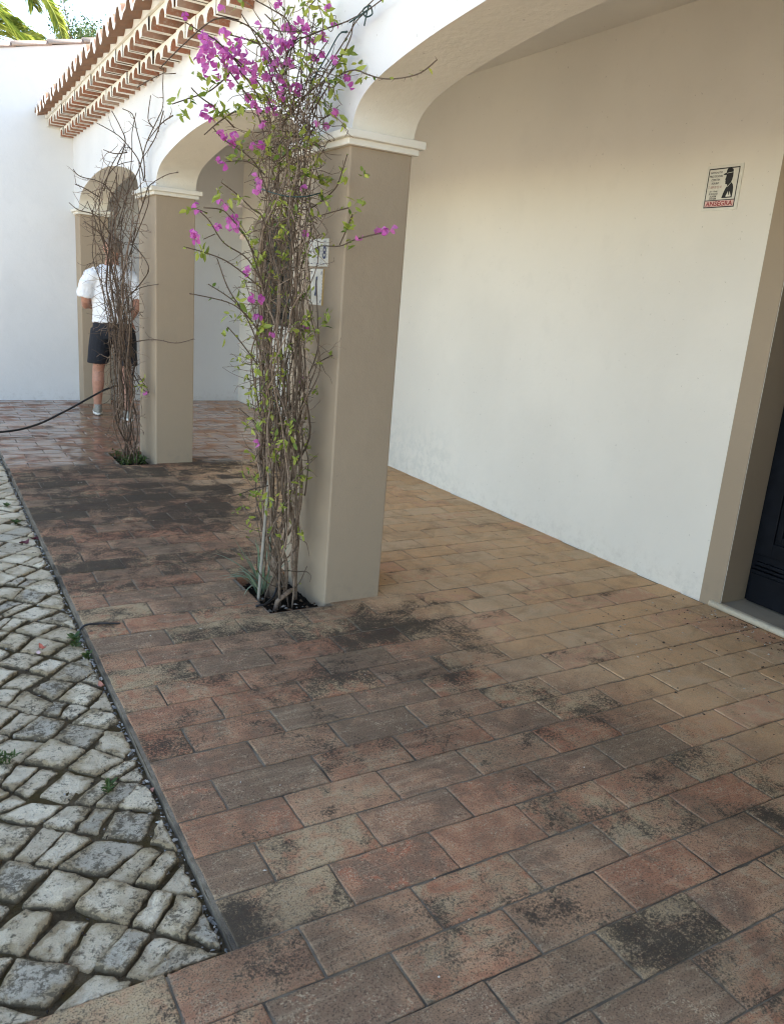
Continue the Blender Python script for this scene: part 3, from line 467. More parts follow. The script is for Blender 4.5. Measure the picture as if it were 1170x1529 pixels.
# ------------------------------------------------------------------ the arcaded house
house=empty('arcade_house',(XF,3.2,0),'white stuccoed house with beige pillars carrying arches under a terracotta eave','house')
PF=[Y1+PIT*k for k in range(-1,2)]
PILL=[(y,y+DEP) for y in PF]+[(9.562,YE)]
TAB=[(0,1),(.1,.994),(.2,.975),(.3,.945),(.4,.90),(.5,.85),(.6,.79),(.7,.715),(.8,.625),(.88,.53),(.925,.44),(.95,.37),(.975,.27),(.992,.14),(1,0)]
def archz(u):
    for (a,za),(b,zb) in zip(TAB[:-1],TAB[1:]):
        if a<=u<=b: return za+(zb-za)*(u-a)/(b-a)
    return 0
prof=[]   # (y, z of the underside)
for n,(a,b) in enumerate(PILL):
    prof+=[(a,ZC-.003),(b,ZC-.003)]
    if n+1<len(PILL):
        c=PILL[n+1][0]; hs=(c-b)/2; m=(b+c)/2; ps=[]
        NS=60
        for i in range(NS+1):
            t=-math.cos(math.pi*i/NS); ps.append((m+t*hs,ZC-.003+.288*archz(abs(t))))
        prof+=ps[1:-1]
fw=MB(); n=len(prof); ZT=3.16
for side_x,mi in ((XF,0),(XP,0)):
    V=[];F=[]
    for (y,z) in prof: V+=[(side_x,y,z),(side_x,y,ZT)]
    for i in range(n-1): F.append((2*i,2*i+2,2*i+3,2*i+1) if side_x==XP else (2*i,2*i+1,2*i+3,2*i+2))
    fw.add(V,F,mi)
V=[];F=[]
for (y,z) in prof: V+=[(XF,y,z),(XP,y,z)]
for i in range(n-1): F.append((2*i,2*i+1,2*i+3,2*i+2))
fw.add(V,F,1,True)
fw.add([(XF,PILL[0][0],ZC),(XP,PILL[0][0],ZC),(XP,PILL[0][0],ZT),(XF,PILL[0][0],ZT)],[(0,1,2,3)])
fw.build('facade_wall',[WHITE,SOFFIT],house,fix=False)
for n,(a,b) in enumerate(PILL):
    last=n==len(PILL)-1
    p=MB(); p.box(XF,XP,a,b-(.002 if last else 0),-.06,ZS+.004); po=p.build('pillar',BEIGE,house,bevel=.007)
    c=MB(); e=0 if last else 1
    for (d,z0,z1) in ((.022,ZS,2.066),(.043,2.063,ZC)):
        c.box(XF-d,XP+d,a-d,(b+d) if not last else b-.004,z0,z1)
    c.build('capital',CREAM,po,bevel=.005)
# back wall of the gallery with the door and window openings
bw=MB(); T=.30; DY0,DY1,DZ=1.45,2.45,2.12; WY0,WY1,WZ0,WZ1=8.28,9.47,1.02,2.168
def wallrects(holes,area):
    r=[area]
    for h in holes: r=sub_rect(r,h)
    return r
for (a,b,c,d) in wallrects([(DY0,DY1,-.1,DZ),(WY0,WY1,WZ0,WZ1)],(.05,YE,-.06,3.2)):
    bw.add([(XW,a,c),(XW,b,c),(XW,b,d),(XW,a,d)],[(0,3,2,1)])
for (a,b,c,d,m) in ((DY0,DY1,-.05,DZ,1),(WY0,WY1,WZ0,WZ1,0)):
    e=XW+.24
    bw.add([(XW,a,c),(e,a,c),(e,a,d),(XW,a,d)],[(0,1,2,3)],m); bw.add([(XW,b,c),(e,b,c),(e,b,d),(XW,b,d)],[(0,3,2,1)],m); bw.add([(XW,a,d),(e,a,d),(e,b,d),(XW,b,d)],[(0,1,2,3)],m); bw.add([(XW,a,c),(e,a,c),(e,b,c),(XW,b,c)],[(0,3,2,1)],m)
bw.build('back_wall',[GALLERY,BEIGE],house,fix=False)
sr=MB(); s0=.004
for (a,b,c,d) in ((DY1+.0025,DY1+.128,-.05,DZ+.128),(DY0-.128,DY0-.0025,-.05,DZ+.128),(DY0-.0025,DY1+.0025,DZ+.0025,DZ+.128)): sr.box(XW-s0,XW+.02,a,b,c,d)
sr.build('door_surround',BEIGE,house)
th=MB(); nose=[]; y0,y1=DY0-.12,2.504
for i in range(9):
    t=math.pi*(i/8)-math.pi/2; nose.append((XW-.012-.017*math.cos(t),.019+.017*math.sin(t)))
sec=[(XW+.004,.002)]+nose+[(XW+.004,.036)]
V=[(x,y0,z) for x,z in sec]+[(x,y1,z) for x,z in sec]; m=len(sec)
th.add(V,[(i,i+1,m+i+1,m+i) for i in range(m-1)]+[tuple(range(m))[::-1],tuple(range(m,2*m))],0,True)
th.box(XW+.004,XW+.24,DY0+.002,DY1-.002,-.05,.0345,1)
th.build('threshold',[STONE,SILLGREY],house)
dx=XW+.19
d=MB(); d.box(dx,dx+.045,DY0,DY1,.04,DZ); dro=d.build('door',NAVY,house)
d=MB(); 
for a,b in ((2.345,DY1-.012),(DY0+.012,1.555)): d.box(dx-.012,dx,a,b,.30,DZ-.02)
d.box(dx-.012,dx,1.555,2.345,.98,1.10); d.box(dx-.012,dx,1.555,2.345,DZ-.14,DZ-.02); d.box(dx-.012,dx,1.555,2.345,.30,.375); d.build('door_frame_rail',NAVY,dro,bevel=.003)
d=MB()
for (z0,z1) in ((.395,.96),(1.12,DZ-.16)):
    for (a,b,c,e) in ((1.575,1.60,z0,z1),(2.30,2.325,z0,z1),(1.60,2.30,z0,z0+.025),(1.60,2.30,z1-.025,z1)): d.box(dx-.02,dx,a,b,c,e)
    d.box(dx-.009,dx,1.66,2.24,z0+.06,z1-.06)
d.build('panel_moulding',NAVY,dro,bevel=.004)
d=MB(); d.box(dx-.030,dx,DY0+.03,DY1-.03,.045,.200); d.box(dx-.040,dx,DY0+.025,DY1-.025,.203,.222); d.box(dx-.030,dx,DY0+.03,DY1-.03,.225,.240); d.box(dx-.02,dx,DY0+.03,DY1-.03,.243,.262); d.build('bottom_rail',NAVY,dro,bevel=.004)
f=MB(); fx=XW+.10
for (a,b,c,e) in ((WY0,WY0+.07,WZ0,WZ1),(WY1-.07,WY1,WZ0,WZ1),(WY0+.07,WY1-.07,WZ0,WZ0+.07),(WY0+.07,WY1-.07,WZ1-.07,WZ1),((WY0+WY1)/2-.045,(WY0+WY1)/2+.045,WZ0+.07,WZ1-.07)): f.box(fx,fx+.06,a,b,c,e)
wo=f.build('window',FRAME,house,bevel=.004); f=MB(); f.box(fx+.03,fx+.036,WY0+.05,WY1-.05,WZ0+.05,WZ1-.05); f.build('pane',GLASS,wo)
c=MB(); c.box(XP-.05,XW+.05,.04,YE,3.005,3.10); c.build('ceiling',CEIL,house)
sh=MB(); sh.box(XW+.42,8.3,-6.4,YE-.01,-.1,3.1); sh.box(XW+.26,XW+.418,-6.35,DY0-.302,-.1,3.08); sh.box(XW+.26,XW+.42,DY0-.3,YE-.01,-.1,3.09); sh.box(XF+.003,XW+.25,-6.7,.056,-.1,3.12); sh.build('rear_rooms',WHITE,house)
# eaves: two courses of bedded tiles under the roof edge
def course(x0,x1,z0,z1,pitch,phase,wc,hc):
    m=MB(); y=YE-.002-phase; first=True
    ylo=-6.6
    m.box(x0+.004,x1,ylo-.05,ylo,z0,z1)
    hi=YE-.002; m.add([(x0,y,z0),(x0,hi,z0),(x0,hi,z1),(x0,y,z1),(x1,y,z0),(x1,hi,z0)],[(0,1,2,3),(0,4,5,1)])
    while y-pitch>ylo:
        a,b=y-pitch,y; yc=(a+b)/2+rng.uniform(-.006,.006); w=wc*rng.uniform(.94,1.05)/2; h=hc*rng.uniform(.9,1.08); fx=x0+rng.uniform(-.009,.008); zb=z0+rng.uniform(-.004,.004)
        arc=[(yc-w*math.cos(math.pi*i/10)*(1 if i else 1),zb+h*math.sin(math.pi*i/10)**.85) for i in range(11)]
        # front: ribs each side and the face above the hollow
        m.add([(fx,a,zb),(fx,arc[0][0],zb),(fx,arc[0][0],z1),(fx,a,z1)],[(0,1,2,3)]); m.add([(fx,arc[-1][0],zb),(fx,b,zb),(fx,b,z1),(fx,arc[-1][0],z1)],[(0,1,2,3)])
        V=[];F=[]
        for (q,z) in arc: V+=[(fx,q,z),(fx,q,z1)]
        for i in range(10): F.append((2*i,2*i+2,2*i+3,2*i+1))
        m.add(V,F)
        # underside of the ribs
        m.add([(fx,a,zb),(fx,arc[0][0],zb),(x1,arc[0][0],zb),(x1,a,zb)],[(0,3,2,1)]); m.add([(fx,arc[-1][0],zb),(fx,b,zb),(x1,b,zb),(x1,arc[-1][0],zb)],[(0,3,2,1)])
        # the hollow tile itself, closed at its inner end
        xe=x1-rng.uniform(0,.012); V=[];F=[]
        for (q,z) in arc: V+=[(fx+.001,q,z),(xe,q,z)]
        for i in range(10): F.append((2*i,2*i+1,2*i+3,2*i+2))
        m.add(V,F,1,True,rnd1=rng.random())
        m.add([(xe,q,z) for q,z in arc],[tuple(range(11))])
        m.add([(fx,a,z1),(fx,b,z1),(x1,b,z1),(x1,a,z1)],[(0,1,2,3)])
        y=a
    return m
EAVEW=stucco("eave_mortar",(.80,.77,.70),60,.3)
course(1.482,XF+.02,2.806,2.884,.1856,.02,.128,.058).build('eave_course',[EAVEW,TERRA],house,fix=False)
m=course(1.356,1.62,2.886,2.963,.1856,.06,.128,.058); m.box(1.340,1.70,-6.6,YE-.003,2.9655,3.02); m.build('eave_course',[EAVEW,TERRA],house,fix=False)
# roof: barrel tiles in waves, white mortar rims at the eave
rf=MB(); TP=.2355; nt_=int(16.4/TP); NSAMP=14; top=[];xsr=[0,.012,.10,.35,.8,1.5,3.8]
def wave(t):
    s=math.sin(2*math.pi*t); return math.copysign(abs(s)**.72,s)
cols=nt_*NSAMP+1; SL=.27
U=[];L=[]
jit=[rng.uniform(-.012,.012) for _ in range(nt_+2)]; zj=[rng.uniform(-.006,.006) for _ in range(nt_+2)]
for xi,xx in enumerate(xsr):
    for cidx in range(cols):
        t=cidx/NSAMP; y=YE-.004-t*TP; tile=int(t); z=3.018+.050*wave(t)+xx*SL+zj[tile]*(1-min(1,xx)); x=1.235+xx+(jit[tile] if xi<3 else 0)
        U.append((x,y,z)); L.append((x,y,z-.017))
def grid(V,r0,r1,flip,mi):
    F=[]
    for a in range(r0,r1):
        for b in range(cols-1):
            q=(a*cols+b,a*cols+b+1,(a+1)*cols+b+1,(a+1)*cols+b); F.append(q[::-1] if flip else q)
    rf.add(V,F,mi,True)
grid(U,1,6,False,0); grid(L,1,6,True,0); grid(U,0,1,False,1); grid(L,0,1,True,0)
V=U[:cols]+L[:cols]; rf.add(V,[(b,cols+b,cols+b+1,b+1) for b in range(cols-1)],1,True)
V=[(1.35,y,3.05) for y in (-6.6,YE-.005)]+[(5.0,y,4.02) for y in (-6.6,YE-.005)]+[(8.7,y,3.02) for y in (-6.6,YE-.005)]
rf.add(V,[(0,2,3,1),(2,4,5,3),(0,1,5,4),(0,4,2),(1,3,5)],0)
rf.build('roof',[TERRA_OLD,EAVEW],house,fix=False)
# ------------------------------------------------------------------ the gable that closes the far end
GX,GZ,GS=.943,3.556,.245
gw=empty('gable_building',(-1,YE,0),'tall white gable wall with a raked tile coping closing the far end','building')
m=MB(); ax=4.3; az=GZ+GS*(ax-GX); ex=-4.2; ez=GZ+GS*(ex-GX)
poly=[(ex,-.12),(9,-.12),(9,az-GS*(9-ax)),(ax,az),(ex,ez)]
V=[(x,YE,z) for x,z in poly]+[(x,YE+.32,z) for x,z in poly]; k=len(poly)
m.add(V,[tuple(range(k)),tuple(range(k,2*k))[::-1]]+[(i,k+i,k+(i+1)%k,(i+1)%k) for i in range(k)]); m.build('wall',WHITE,gw)
m=MB(); m.add([(ex,YE+.322,-.12),(9,YE+.322,-.12),(9,YE+.322,az-GS*(9-ax)-.06),(ax,YE+.322,az-.06),(ex,YE+.322,ez-.06)]+[(ex,YE+4,-.12),(9,YE+4,-.12),(9,YE+4,az-GS*(9-ax)-.06),(ax,YE+4,az-.06),(ex,YE+4,ez-.06)],[(5,6,7,8,9),(2,3,8,7),(3,4,9,8),(4,0,5,9),(1,2,7,6)]); m.build('roof',TERRA_OLD,gw)
m=MB(); step=.346
x=1.085-step*14
while x<ax-.3:
    rr=[]
    for t,rad in ((-.035,.128),(step*.5,.120),(step,.112)):
        xx=x+t; zz=GZ+GS*(xx-GX)+(.010 if t<0 else .004 if t<step else -.002)
        rr.append([(xx,YE+.10-rad*math.cos(math.pi*i/10),zz+rad*.52*math.sin(math.pi*i/10)) for i in range(11)]+[(xx,YE+.10+rad*.85*math.cos(math.pi*i/10),zz-.002+rad*.36*math.sin(math.pi*i/10)) for i in range(11)])
    m.loft(rr,0,True,True,rnd1=rng.random()); x+=step
m.build('coping',COPING,gw)
# ------------------------------------------------------------------ climbing plants
def leaf(m,p,d,up,L,Wd,r,fold=.25,mi=0):
    d=d.normalized(); s=d.cross(up); s=s.normalized() if s.length>1e-4 else Vector((1,0,0)); n=s.cross(d)
    V=[p,p+d*L*.35+s*Wd+n*fold*Wd,p+d*L*.40,p+d*L*.35-s*Wd+n*fold*Wd,p+d*L*.72+s*Wd*.72+n*fold*Wd*.5-n*L*.04,p+d*L*.72-s*Wd*.72+n*fold*Wd*.5-n*L*.04,p+d*L-n*L*.12]
    m.add(V,[(0,1,2),(0,2,3),(1,4,6,2),(3,2,6,5)],mi,True,rnd1=r)
def rv(z=0.): 
    v=Vector((rng.gauss(0,1),rng.gauss(0,1),rng.gauss(0,1)+z)); return v.normalized()
def leafcluster(m,p,size):
    for _ in range(rng.randint(4,7)):
        d=rv(-.1); L=.036*size**.5*rng.uniform(.6,1.3); leaf(m,Vector(p)+rv()*.014*size,d,rv(.8),L,L*.21,min(1,max(0,rng.gauss(.62,.3))))
def flower(m,p,n,mi=0):
    for q in range(n):
        c=Vector(p)+rv()*(.011*n**.5 if n>1 else 0); ax=rv(-.35)
        a=ax.cross(rv()).normalized(); b=ax.cross(a); r=rng.random()
        for k in range(3):
            t=2*math.pi*k/3; o=(a*math.cos(t)+b*math.sin(t)); d=(ax*.75+o*.75).normalized(); L=rng.uniform(.022,.031)
            leaf(m,c-ax*.008,d,o+ax*.2,L,L*.42,min(1,max(0,r+rng.uniform(-.3,.3))),.45,mi)
def thorns(m,path,rad,every=.05):
    for i in range(len(path)-1):
        if rng.random()<(path[i+1]-path[i]).length/every:
            d=(rv()+(path[i+1]-path[i]).normalized()*.4).normalized(); L=rng.uniform(.008,.022); m.tube([path[i],path[i]+d*L],[rad*.7,rad*.15],3,rnd1=.5)
def clampx(p,mx=1.585):
    # keep growth in front of the wall and the pillars, never inside them
    return Vector((min(p.x,mx),p.y,p.z))
def vine_stems(m,n,levels,base,rmin,rmax,seed,twist=.5,ztop=(1.5,2.6),n0=5,rooted=.3):
    q=random.Random(seed)
    for i in range(n):
        a=q.uniform(0,2*math.pi); rr=math.sqrt(q.uniform(.08,1)); tw=q.gauss(0,twist); top=q.uniform(*ztop); P=[]
        bx,by=base[0]+q.gauss(0,.035),base[1]+q.gauss(0,.07)
        rad=q.uniform(rmin,rmax)*(1.0 if q.random()<.8 else 1.5)
        z=-.06 if q.random()<rooted else q.uniform(.18,.85); zst=z
        while z<top:
            k=0
            while k<len(levels)-2 and levels[k+1][0]<z: k+=1
            (z0,cx0,cy0,rx0,ry0),(z1,cx1,cy1,rx1,ry1)=levels[k],levels[k+1]; t=min(1,max(0,(z-z0)/(z1-z0)))
            cx,cy,rx,ry=[u+(v-u)*t for u,v in ((cx0,cx1),(cy0,cy1),(rx0,rx1),(ry0,ry1))]
            ang=a+tw*z+.9*noise.noise(Vector((i*3.1,z*2.3,seed))); r2=rr*(1+.6*noise.noise(Vector((i*1.7,z*3.1,seed+5))))
            x=cx+rx*r2*math.cos(ang); y=cy+ry*r2*math.sin(ang); b=sstep(.0,.28,z) if zst<0 else 1.
            P.append(clampx(Vector((bx+(x-bx)*b+q.gauss(0,.008),by+(y-by)*b+q.gauss(0,.011),z)))); z+=q.uniform(.09,.17)
        S=smooth_path(P,3); L=len(S)
        m.tube(S,[rad*(1-.55*j/L) for j in range(L)],n0,rnd1=q.random())
        yield S,rad
def kids(m,S,rad,cnt,length,q,out,leafm=None,depth=1):
    for _ in range(cnt):
        j=q.randrange(len(S)//5,len(S)); p=S[j]; d=Vector((q.gauss(0,1)-.25,q.gauss(0,1),q.gauss(.25,.8))).normalized(); P=[p]; L=length*q.uniform(.4,1.3)
        for s in range(5):
            d=(d+Vector((q.gauss(0,.28),q.gauss(0,.28),q.gauss(.02,.25)))).normalized(); P.append(clampx(P[-1]+d*L/5))
        T=smooth_path(P,2); r0=min(rad*.5,.0032); m.tube(T,[r0*(1-.7*k/len(T)) for k in range(len(T))],4,rnd1=q.random()); thorns(m,T,r0*.7,.06); out.append(T)
# near bougainvillea
b1=empty('bougainvillea',(1.47,3.43,-.05),'leafy bougainvillea with magenta flowers tied up the near pillar','climbing plant','bougainvilleas trained up the pillars')
LV1=[(0,1.45,3.43,.06,.10),(.3,1.45,3.43,.085,.15),(.6,1.44,3.43,.085,.17),(.9,1.44,3.43,.095,.19),(1.2,1.43,3.43,.105,.22),(1.7,1.43,3.43,.11,.24),(1.95,1.46,3.43,.09,.20),(2.2,1.44,3.43,.11,.22),(2.45,1.42,3.42,.14,.26),(2.8,1.42,3.40,.16,.28)]
st=MB(); tw=MB(); q=random.Random(5); ends=[]
for S,rad in vine_stems(st,54,LV1,(1.46,3.43),.0020,.0050,41,.9,(1.35,2.55),5,.24): kids(tw,S,rad,5,.17,q,ends)
for S,rad in vine_stems(st,16,[(z,x-.03,y-.06,rx*1.12,ry*1.08) for z,x,y,rx,ry in LV1],(1.44,3.40),.0030,.005,77,.9,(1.2,2.7)): kids(tw,S,rad,6,.2,q,ends)
for t,r0 in zip(THICK,(.0105,.0125,.011,.010)):
    S=smooth_path(t,4); st.tube([p if i else p+Vector((0,0,-.05)) for i,p in enumerate(S)],[r0*(1-.35*i/len(S)) for i in range(len(S))],7,rnd1=.0)
st.tube([(1.47,3.47,-.07),(1.465,3.475,.03),(1.46,3.47,.12),(1.45,3.46,.17)],[.034,.030,.026,.010],9,rnd1=.1)
st.build('stem',BARK,b1,fix=False)
# tangle of fine shoots in the upper half
for _ in range(430):
    z=q.triangular(1.15,2.62,2.15) if q.random()<.82 else q.uniform(.25,1.2); a=q.uniform(0,6.28); k=q.uniform(.3,1.1); wz=.6+.45*sstep(1.0,2.4,z); p=Vector((1.43+.12*k*math.cos(a)*wz,3.42+.24*k*math.sin(a)*wz,z)); d=Vector((q.gauss(0,.7),q.gauss(0,.8),q.gauss(.2,.8))).normalized(); P=[clampx(p)]
    for s in range(5):
        d=(d+Vector((q.gauss(0,.45),q.gauss(0,.45),q.gauss(0,.4)))).normalized(); P.append(clampx(P[-1]+d*q.uniform(.02,.055)))
    S=smooth_path(P,2); tw.tube(S,[.0022*(1-.6*i/len(S)) for i in range(len(S))],4,rnd1=q.random()); ends.append(S)
for t in TWIGS:
    S=smooth_path(t,5); tw.tube(S,[.0022+.0012*i/len(S) for i in range(len(S))] if len(S)>6 else .002,5,rnd1=.9); thorns(tw,S,.0018,.045)
tw.build('twig',BARK,b1,fix=False)
lf=MB()
for (x,y,z,s) in LEAVES: leafcluster(lf,clampx(Vector((x,y,z)),1.6),s)
for _ in range(46):
    a=q.uniform(0,6.28); z=q.uniform(.22,1.35); leafcluster(lf,clampx(Vector((1.43+.12*math.cos(a),3.42+.2*math.sin(a),z))),q.uniform(.4,.9))
for S in ends:
    if q.random()<(.42 if S[-1].z>1.5 else .34):
        p=S[q.randrange(len(S)//2,len(S))]; 
        for _ in range(q.randint(2,4)): d=rv(.1); L=q.uniform(.016,.034); leaf(lf,p+rv()*.006,d,rv(.8),L,L*.21,min(1,max(0,q.gauss(.55,.3))))
for t in TWIGS:
    S=smooth_path(t,5)
    for p in S:
        if q.random()<.16: d=rv(.1); L=q.uniform(.014,.028); leaf(lf,p,d,rv(.8),L,L*.28,q.random())
lf.build('foliage',LEAF,b1,fix=False)
for i,(x,y,z,n) in enumerate(FLOWERS):
    f=MB(); dry=False; flower(f,clampx(Vector((x,y,z)),1.6),int(n)); f.build('flower_cluster',BRACT,b1,fix=False)
for p in ((1.175,3.32,1.765),(1.19,3.32,1.64)):
    f=MB(); flower(f,p,1); tag(f.build('flower_cluster',BRACT_DRY,b1,fix=False),'faded cream dead bract')
def tie(path,r):
    m=MB(); m.tube(path,r,5); m.build('tie',TIE,b1,fix=False)
m=MB(); m.tube(smooth_path(TEAL,5),.0028,5); m.build('string',TIE,b1,fix=False)
tie(smooth_path([(1.545,3.17,2.435),(1.565,3.21,2.447),(1.56,3.25,2.452)],4),.0035)
tie(smooth_path([(1.55,3.02,2.475),(1.55,3.09,2.470),(1.545,3.15,2.462)],4),.003)
tie(smooth_path([(1.553,3.01,2.49),(1.535,3.02,2.475),(1.55,3.025,2.455),(1.575,3.02,2.47),(1.553,3.01,2.49),(1.548,3.03,2.425)],4),.003)
tie([clampx(Vector((1.44+.125*math.cos(t),3.42+.19*math.sin(t),1.83+.02*math.cos(t*2+1)))) for t in [2.2+i*.23 for i in range(16)]],.0028)
cn=MB(); S=smooth_path([(1.340,3.38,-.06)]+CANEPATH,4); cn.tube(S,.0075,8); tag(cn.build('support_cane',CANE,fix=False),'thin grey cane stuck in the pit to prop the near bougainvillea','cane')
cn=MB(); cn.tube(smooth_path([(1.44,3.50,-.06),(1.445,3.505,.4),(1.447,3.51,.95)],4),.0062,8); tag(cn.build('support_cane',simple("green_cane",(.22,.30,.24),.5),fix=False),'slender green coated stake standing behind the grey cane','cane')
# strappy tuft at its foot
sp=MB()
def strap(m,p,yaw,L,w0,rise,droop,r):
    d=Vector((math.cos(yaw),math.sin(yaw),0)); s=Vector((-d.y,d.x,0)); P=[]
    for i in range(8):
        t=i/7; c=Vector(p)+d*L*t*(1-.15*t)+Vector((0,0,rise*t-droop*t*t)); P.append((c,w0*(1-t**2.2)*min(1,.5+3*t)))
    V=[];F=[]
    for c,w in P: V+=[c-s*w,c+Vector((0,0,-w*.4)),c+s*w]
    for i in range(7): F+=[(i*3,i*3+1,i*3+4,i*3+3),(i*3+1,i*3+2,i*3+5,i*3+4)]
    m.add(V,F,0,True,rnd1=r)
for i in range(20): strap(sp,(1.42+rng.gauss(0,.02),3.52+rng.gauss(0,.02),-.04),rng.uniform(0,6.28),rng.uniform(.12,.26),.006,rng.uniform(.22,.42),rng.uniform(.05,.25),rng.random())
for yw,L in ((2.6,.30),(2.75,.27),(2.9,.24)): strap(sp,(1.41,3.51,.02),yw,L,.0075,.26 if L>.28 else .14,.12,.4)
tag(sp.build('strap_leaf_plant',STRAP,fix=False),'grey-green tuft of strap leaves in the near planting pit','plant')
# far bougainvillea, bare
b2=empty('bougainvillea',(1.47,6.6,-.05),'bare brown thorny bougainvillea without flowers on the far pillar','climbing plant','bougainvilleas trained up the pillars')
LV2=[(0,1.45,6.6,.085,.17),(.3,1.43,6.6,.095,.19),(.55,1.42,6.6,.085,.15),(.8,1.40,6.6,.075,.13),(1.1,1.38,6.58,.085,.16),(1.45,1.35,6.58,.125,.25),(1.75,1.35,6.58,.155,.30),(2.05,1.39,6.58,.16,.30),(2.35,1.45,6.56,.10,.24),(2.8,1.50,6.5,.06,.16)]
st=MB(); tw=MB(); q=random.Random(8); ends=[]
for S,rad in vine_stems(st,30,LV2,(1.46,6.6),.0028,.0062,23,.8,(1.1,2.35),5,.35): kids(tw,S,rad,5,.22,q,ends)
for S,rad in vine_stems(st,12,LV2,(1.45,6.58),.003,.006,91,.8,(1.9,2.7)): kids(tw,S,rad,6,.24,q,ends)
for t in TWIGS2:
    S=smooth_path(t,5); (tw if len(t)<6 else st).tube(S,[.0028+.0022*i/len(S) for i in range(len(S))],5,rnd1=.9); thorns(tw,S,.003,.04)
    kids(tw,S,.005,3,.10,q,ends) if len(S)>8 else None
for _ in range(230):
    z=q.uniform(.1,2.1); k=0
    while LV2[k+1][0]<z: k+=1
    _,cx,cy,rx,ry=LV2[k]; a=q.uniform(0,6.28); s=q.uniform(.6,1.25); p=Vector((cx+rx*s*math.cos(a),cy+ry*s*math.sin(a),z)); d=Vector((q.gauss(0,.7),q.gauss(0,.8),q.gauss(.1,.7))).normalized(); P=[clampx(p)]
    for s in range(5):
        d=(d+Vector((q.gauss(0,.4),q.gauss(0,.4),q.gauss(0,.4)))).normalized(); P.append(clampx(P[-1]+d*q.uniform(.02,.05)))
    S=smooth_path(P,2); tw.tube(S,[.0024*(1-.5*i/len(S)) for i in range(len(S))],4,rnd1=q.random())
st.build('stem',BARK2,b2,fix=False); tw.build('twig',BARK2,b2,fix=False)
f=MB(); flower(f,(1.545,6.42,.565),2); tag(f.build('flower_cluster',BRACT,b2,fix=False),'single withered purple flower')
lf=MB()
for p in ((1.53,6.42,.66),(1.52,6.40,.62),(1.51,6.5,.6)): leafcluster(lf,p,1.2)
lf.build('foliage',LEAF,b2,fix=False)
# weeds
def weed(name,p,h,n,label,spread=.5,wd=.3,L0=.03):
    m=MB(); 
    for i in range(n):
        a=rng.uniform(0,6.28); tip=Vector((math.cos(a)*spread*h*rng.random(),math.sin(a)*spread*h*rng.random(),h*rng.uniform(.6,1))); S=smooth_path([Vector(p)-Vector((0,0,.03)),Vector(p)+tip*.5+Vector((0,0,.01)),Vector(p)+tip],4); m.tube(S,.0013,4,rnd1=.4)
        for k in range(2,len(S)):
            for sgn in (0,math.pi):
                aa=a+sgn+k*1.57; leaf(m,S[k],Vector((math.cos(aa),math.sin(aa),.7)),Vector((0,0,1)),L0*rng.uniform(.7,1.2),L0*wd*.6,rng.random())
    o=m.build(name,GREEN,fix=False); return tag(o,label,'weed',None)
weed('weed',(.482,3.165,-.03),.065,2,'upright green weed between cobbles beside the black tube',.35,.35,.034)
weed('weed',(.505,3.04,-.03),.03,4,'small flat green sprig at the terrace edge below the upright weed',1.2,.3,.022)
weed('weed',(.398,2.13,-.025),.04,4,'low spiky weed among the cobbles next to dead red leaves',.8,.2,.026)
weed('weed',(.150,2.375,-.02),.042,4,'spiky weed in the mossy joint far from the terrace edge',.8,.2,.028)
weed('weed',(.43,5.35,-.03),.035,5,'yellow-green weed patch on the distant cobbles',1.4,.3,.026)
weed('weed',(.44,4.98,-.03),.025,4,'flat green weed nearer than the distant yellow-green patch',1.6,.3,.024)
wd=MB()
for _ in range(75):
    x,y=rng.uniform(1.36,1.58),rng.uniform(6.37,6.82); p=Vector((x,y,-.045)); 
    for k in range(4): d=Vector((rng.gauss(0,1),rng.gauss(0,1),rng.uniform(.2,1.4))); leaf(wd,p+Vector((0,0,rng.uniform(0,.07))),d,Vector((0,0,1)),rng.uniform(.025,.05),.006,rng.random())
tag(wd.build('ground_cover_weed',GREEN,fix=False),'low green weeds filling the far planting pit','weeds',kind='stuff')
# palm and tree behind the gable
pe=empty('palm_tree',(.35,15.1,0),'date palm with arching yellow-green fronds behind the gable wall','palm tree')
m=MB(); m.tube([(.3,15.3,-.1),(.34,15.25,2.5),(.38,15.2,4.6),(.4,15.15,5.5)],[.26,.22,.21,.24],14,rnd1=.3); m.build('trunk',TRUNK,pe,fix=False)
m=MB()
def frond(path,ll):
    S=smooth_path(path,7); L=len(S); m.tube(S,[.028*(1-.8*i/L)+.004 for i in range(L)],5,rnd1=.75)
    for i in range(2,L):
        for sub in range(3):
            c=S[i-1].lerp(S[i],sub/3); d=(S[i]-S[i-1]).normalized(); t=i/L; le=ll*(math.sin(math.pi*min(1,.14+.86*t))**.6+.25)*rng.uniform(.85,1.1)
            sdir=d.cross(Vector((.2,-.6,1))).normalized()
            for sg in (1,-1):
                dd=(d*.85+sdir*sg*.9+Vector((rng.gauss(0,.08),rng.gauss(0,.2),.35-.2*t))).normalized(); e=dd.cross(d).normalized(); wv=.013
                mid=c+dd*le*.55; tip=c+dd*le+Vector((0,0,-.25*le*(.4+t)))
                m.add([c-e*wv*.5,c+e*wv*.5,mid+e*wv,mid-e*wv,tip],[(0,1,2,3),(3,2,4)],0,True,rnd1=min(1,max(0,rng.gauss(.5,.3))))
for i,t in enumerate(PALM): frond([(.4,15.15,5.5)]+t if i not in (0,4) else [(.5,15.1,5.6),(1.1,15.05,6.15)]+t,(.27 if i in (0,4) else .46))
for i in range(16):
    a=2.3+i*.39; el=rng.uniform(.1,1.1); c=Vector((.4,15.15,5.55)); d=Vector((math.cos(a)*math.cos(el),math.sin(a)*math.cos(el),math.sin(el)))
    if d.x>.45 and d.y<.4: continue
    L=rng.uniform(1.6,2.2); frond([c,c+d*L*.4,c+d*L*.75+Vector((0,0,-.15)),c+d*L+Vector((0,0,-.7))],.55)
m.build('crown',PALMG,pe,fix=False)
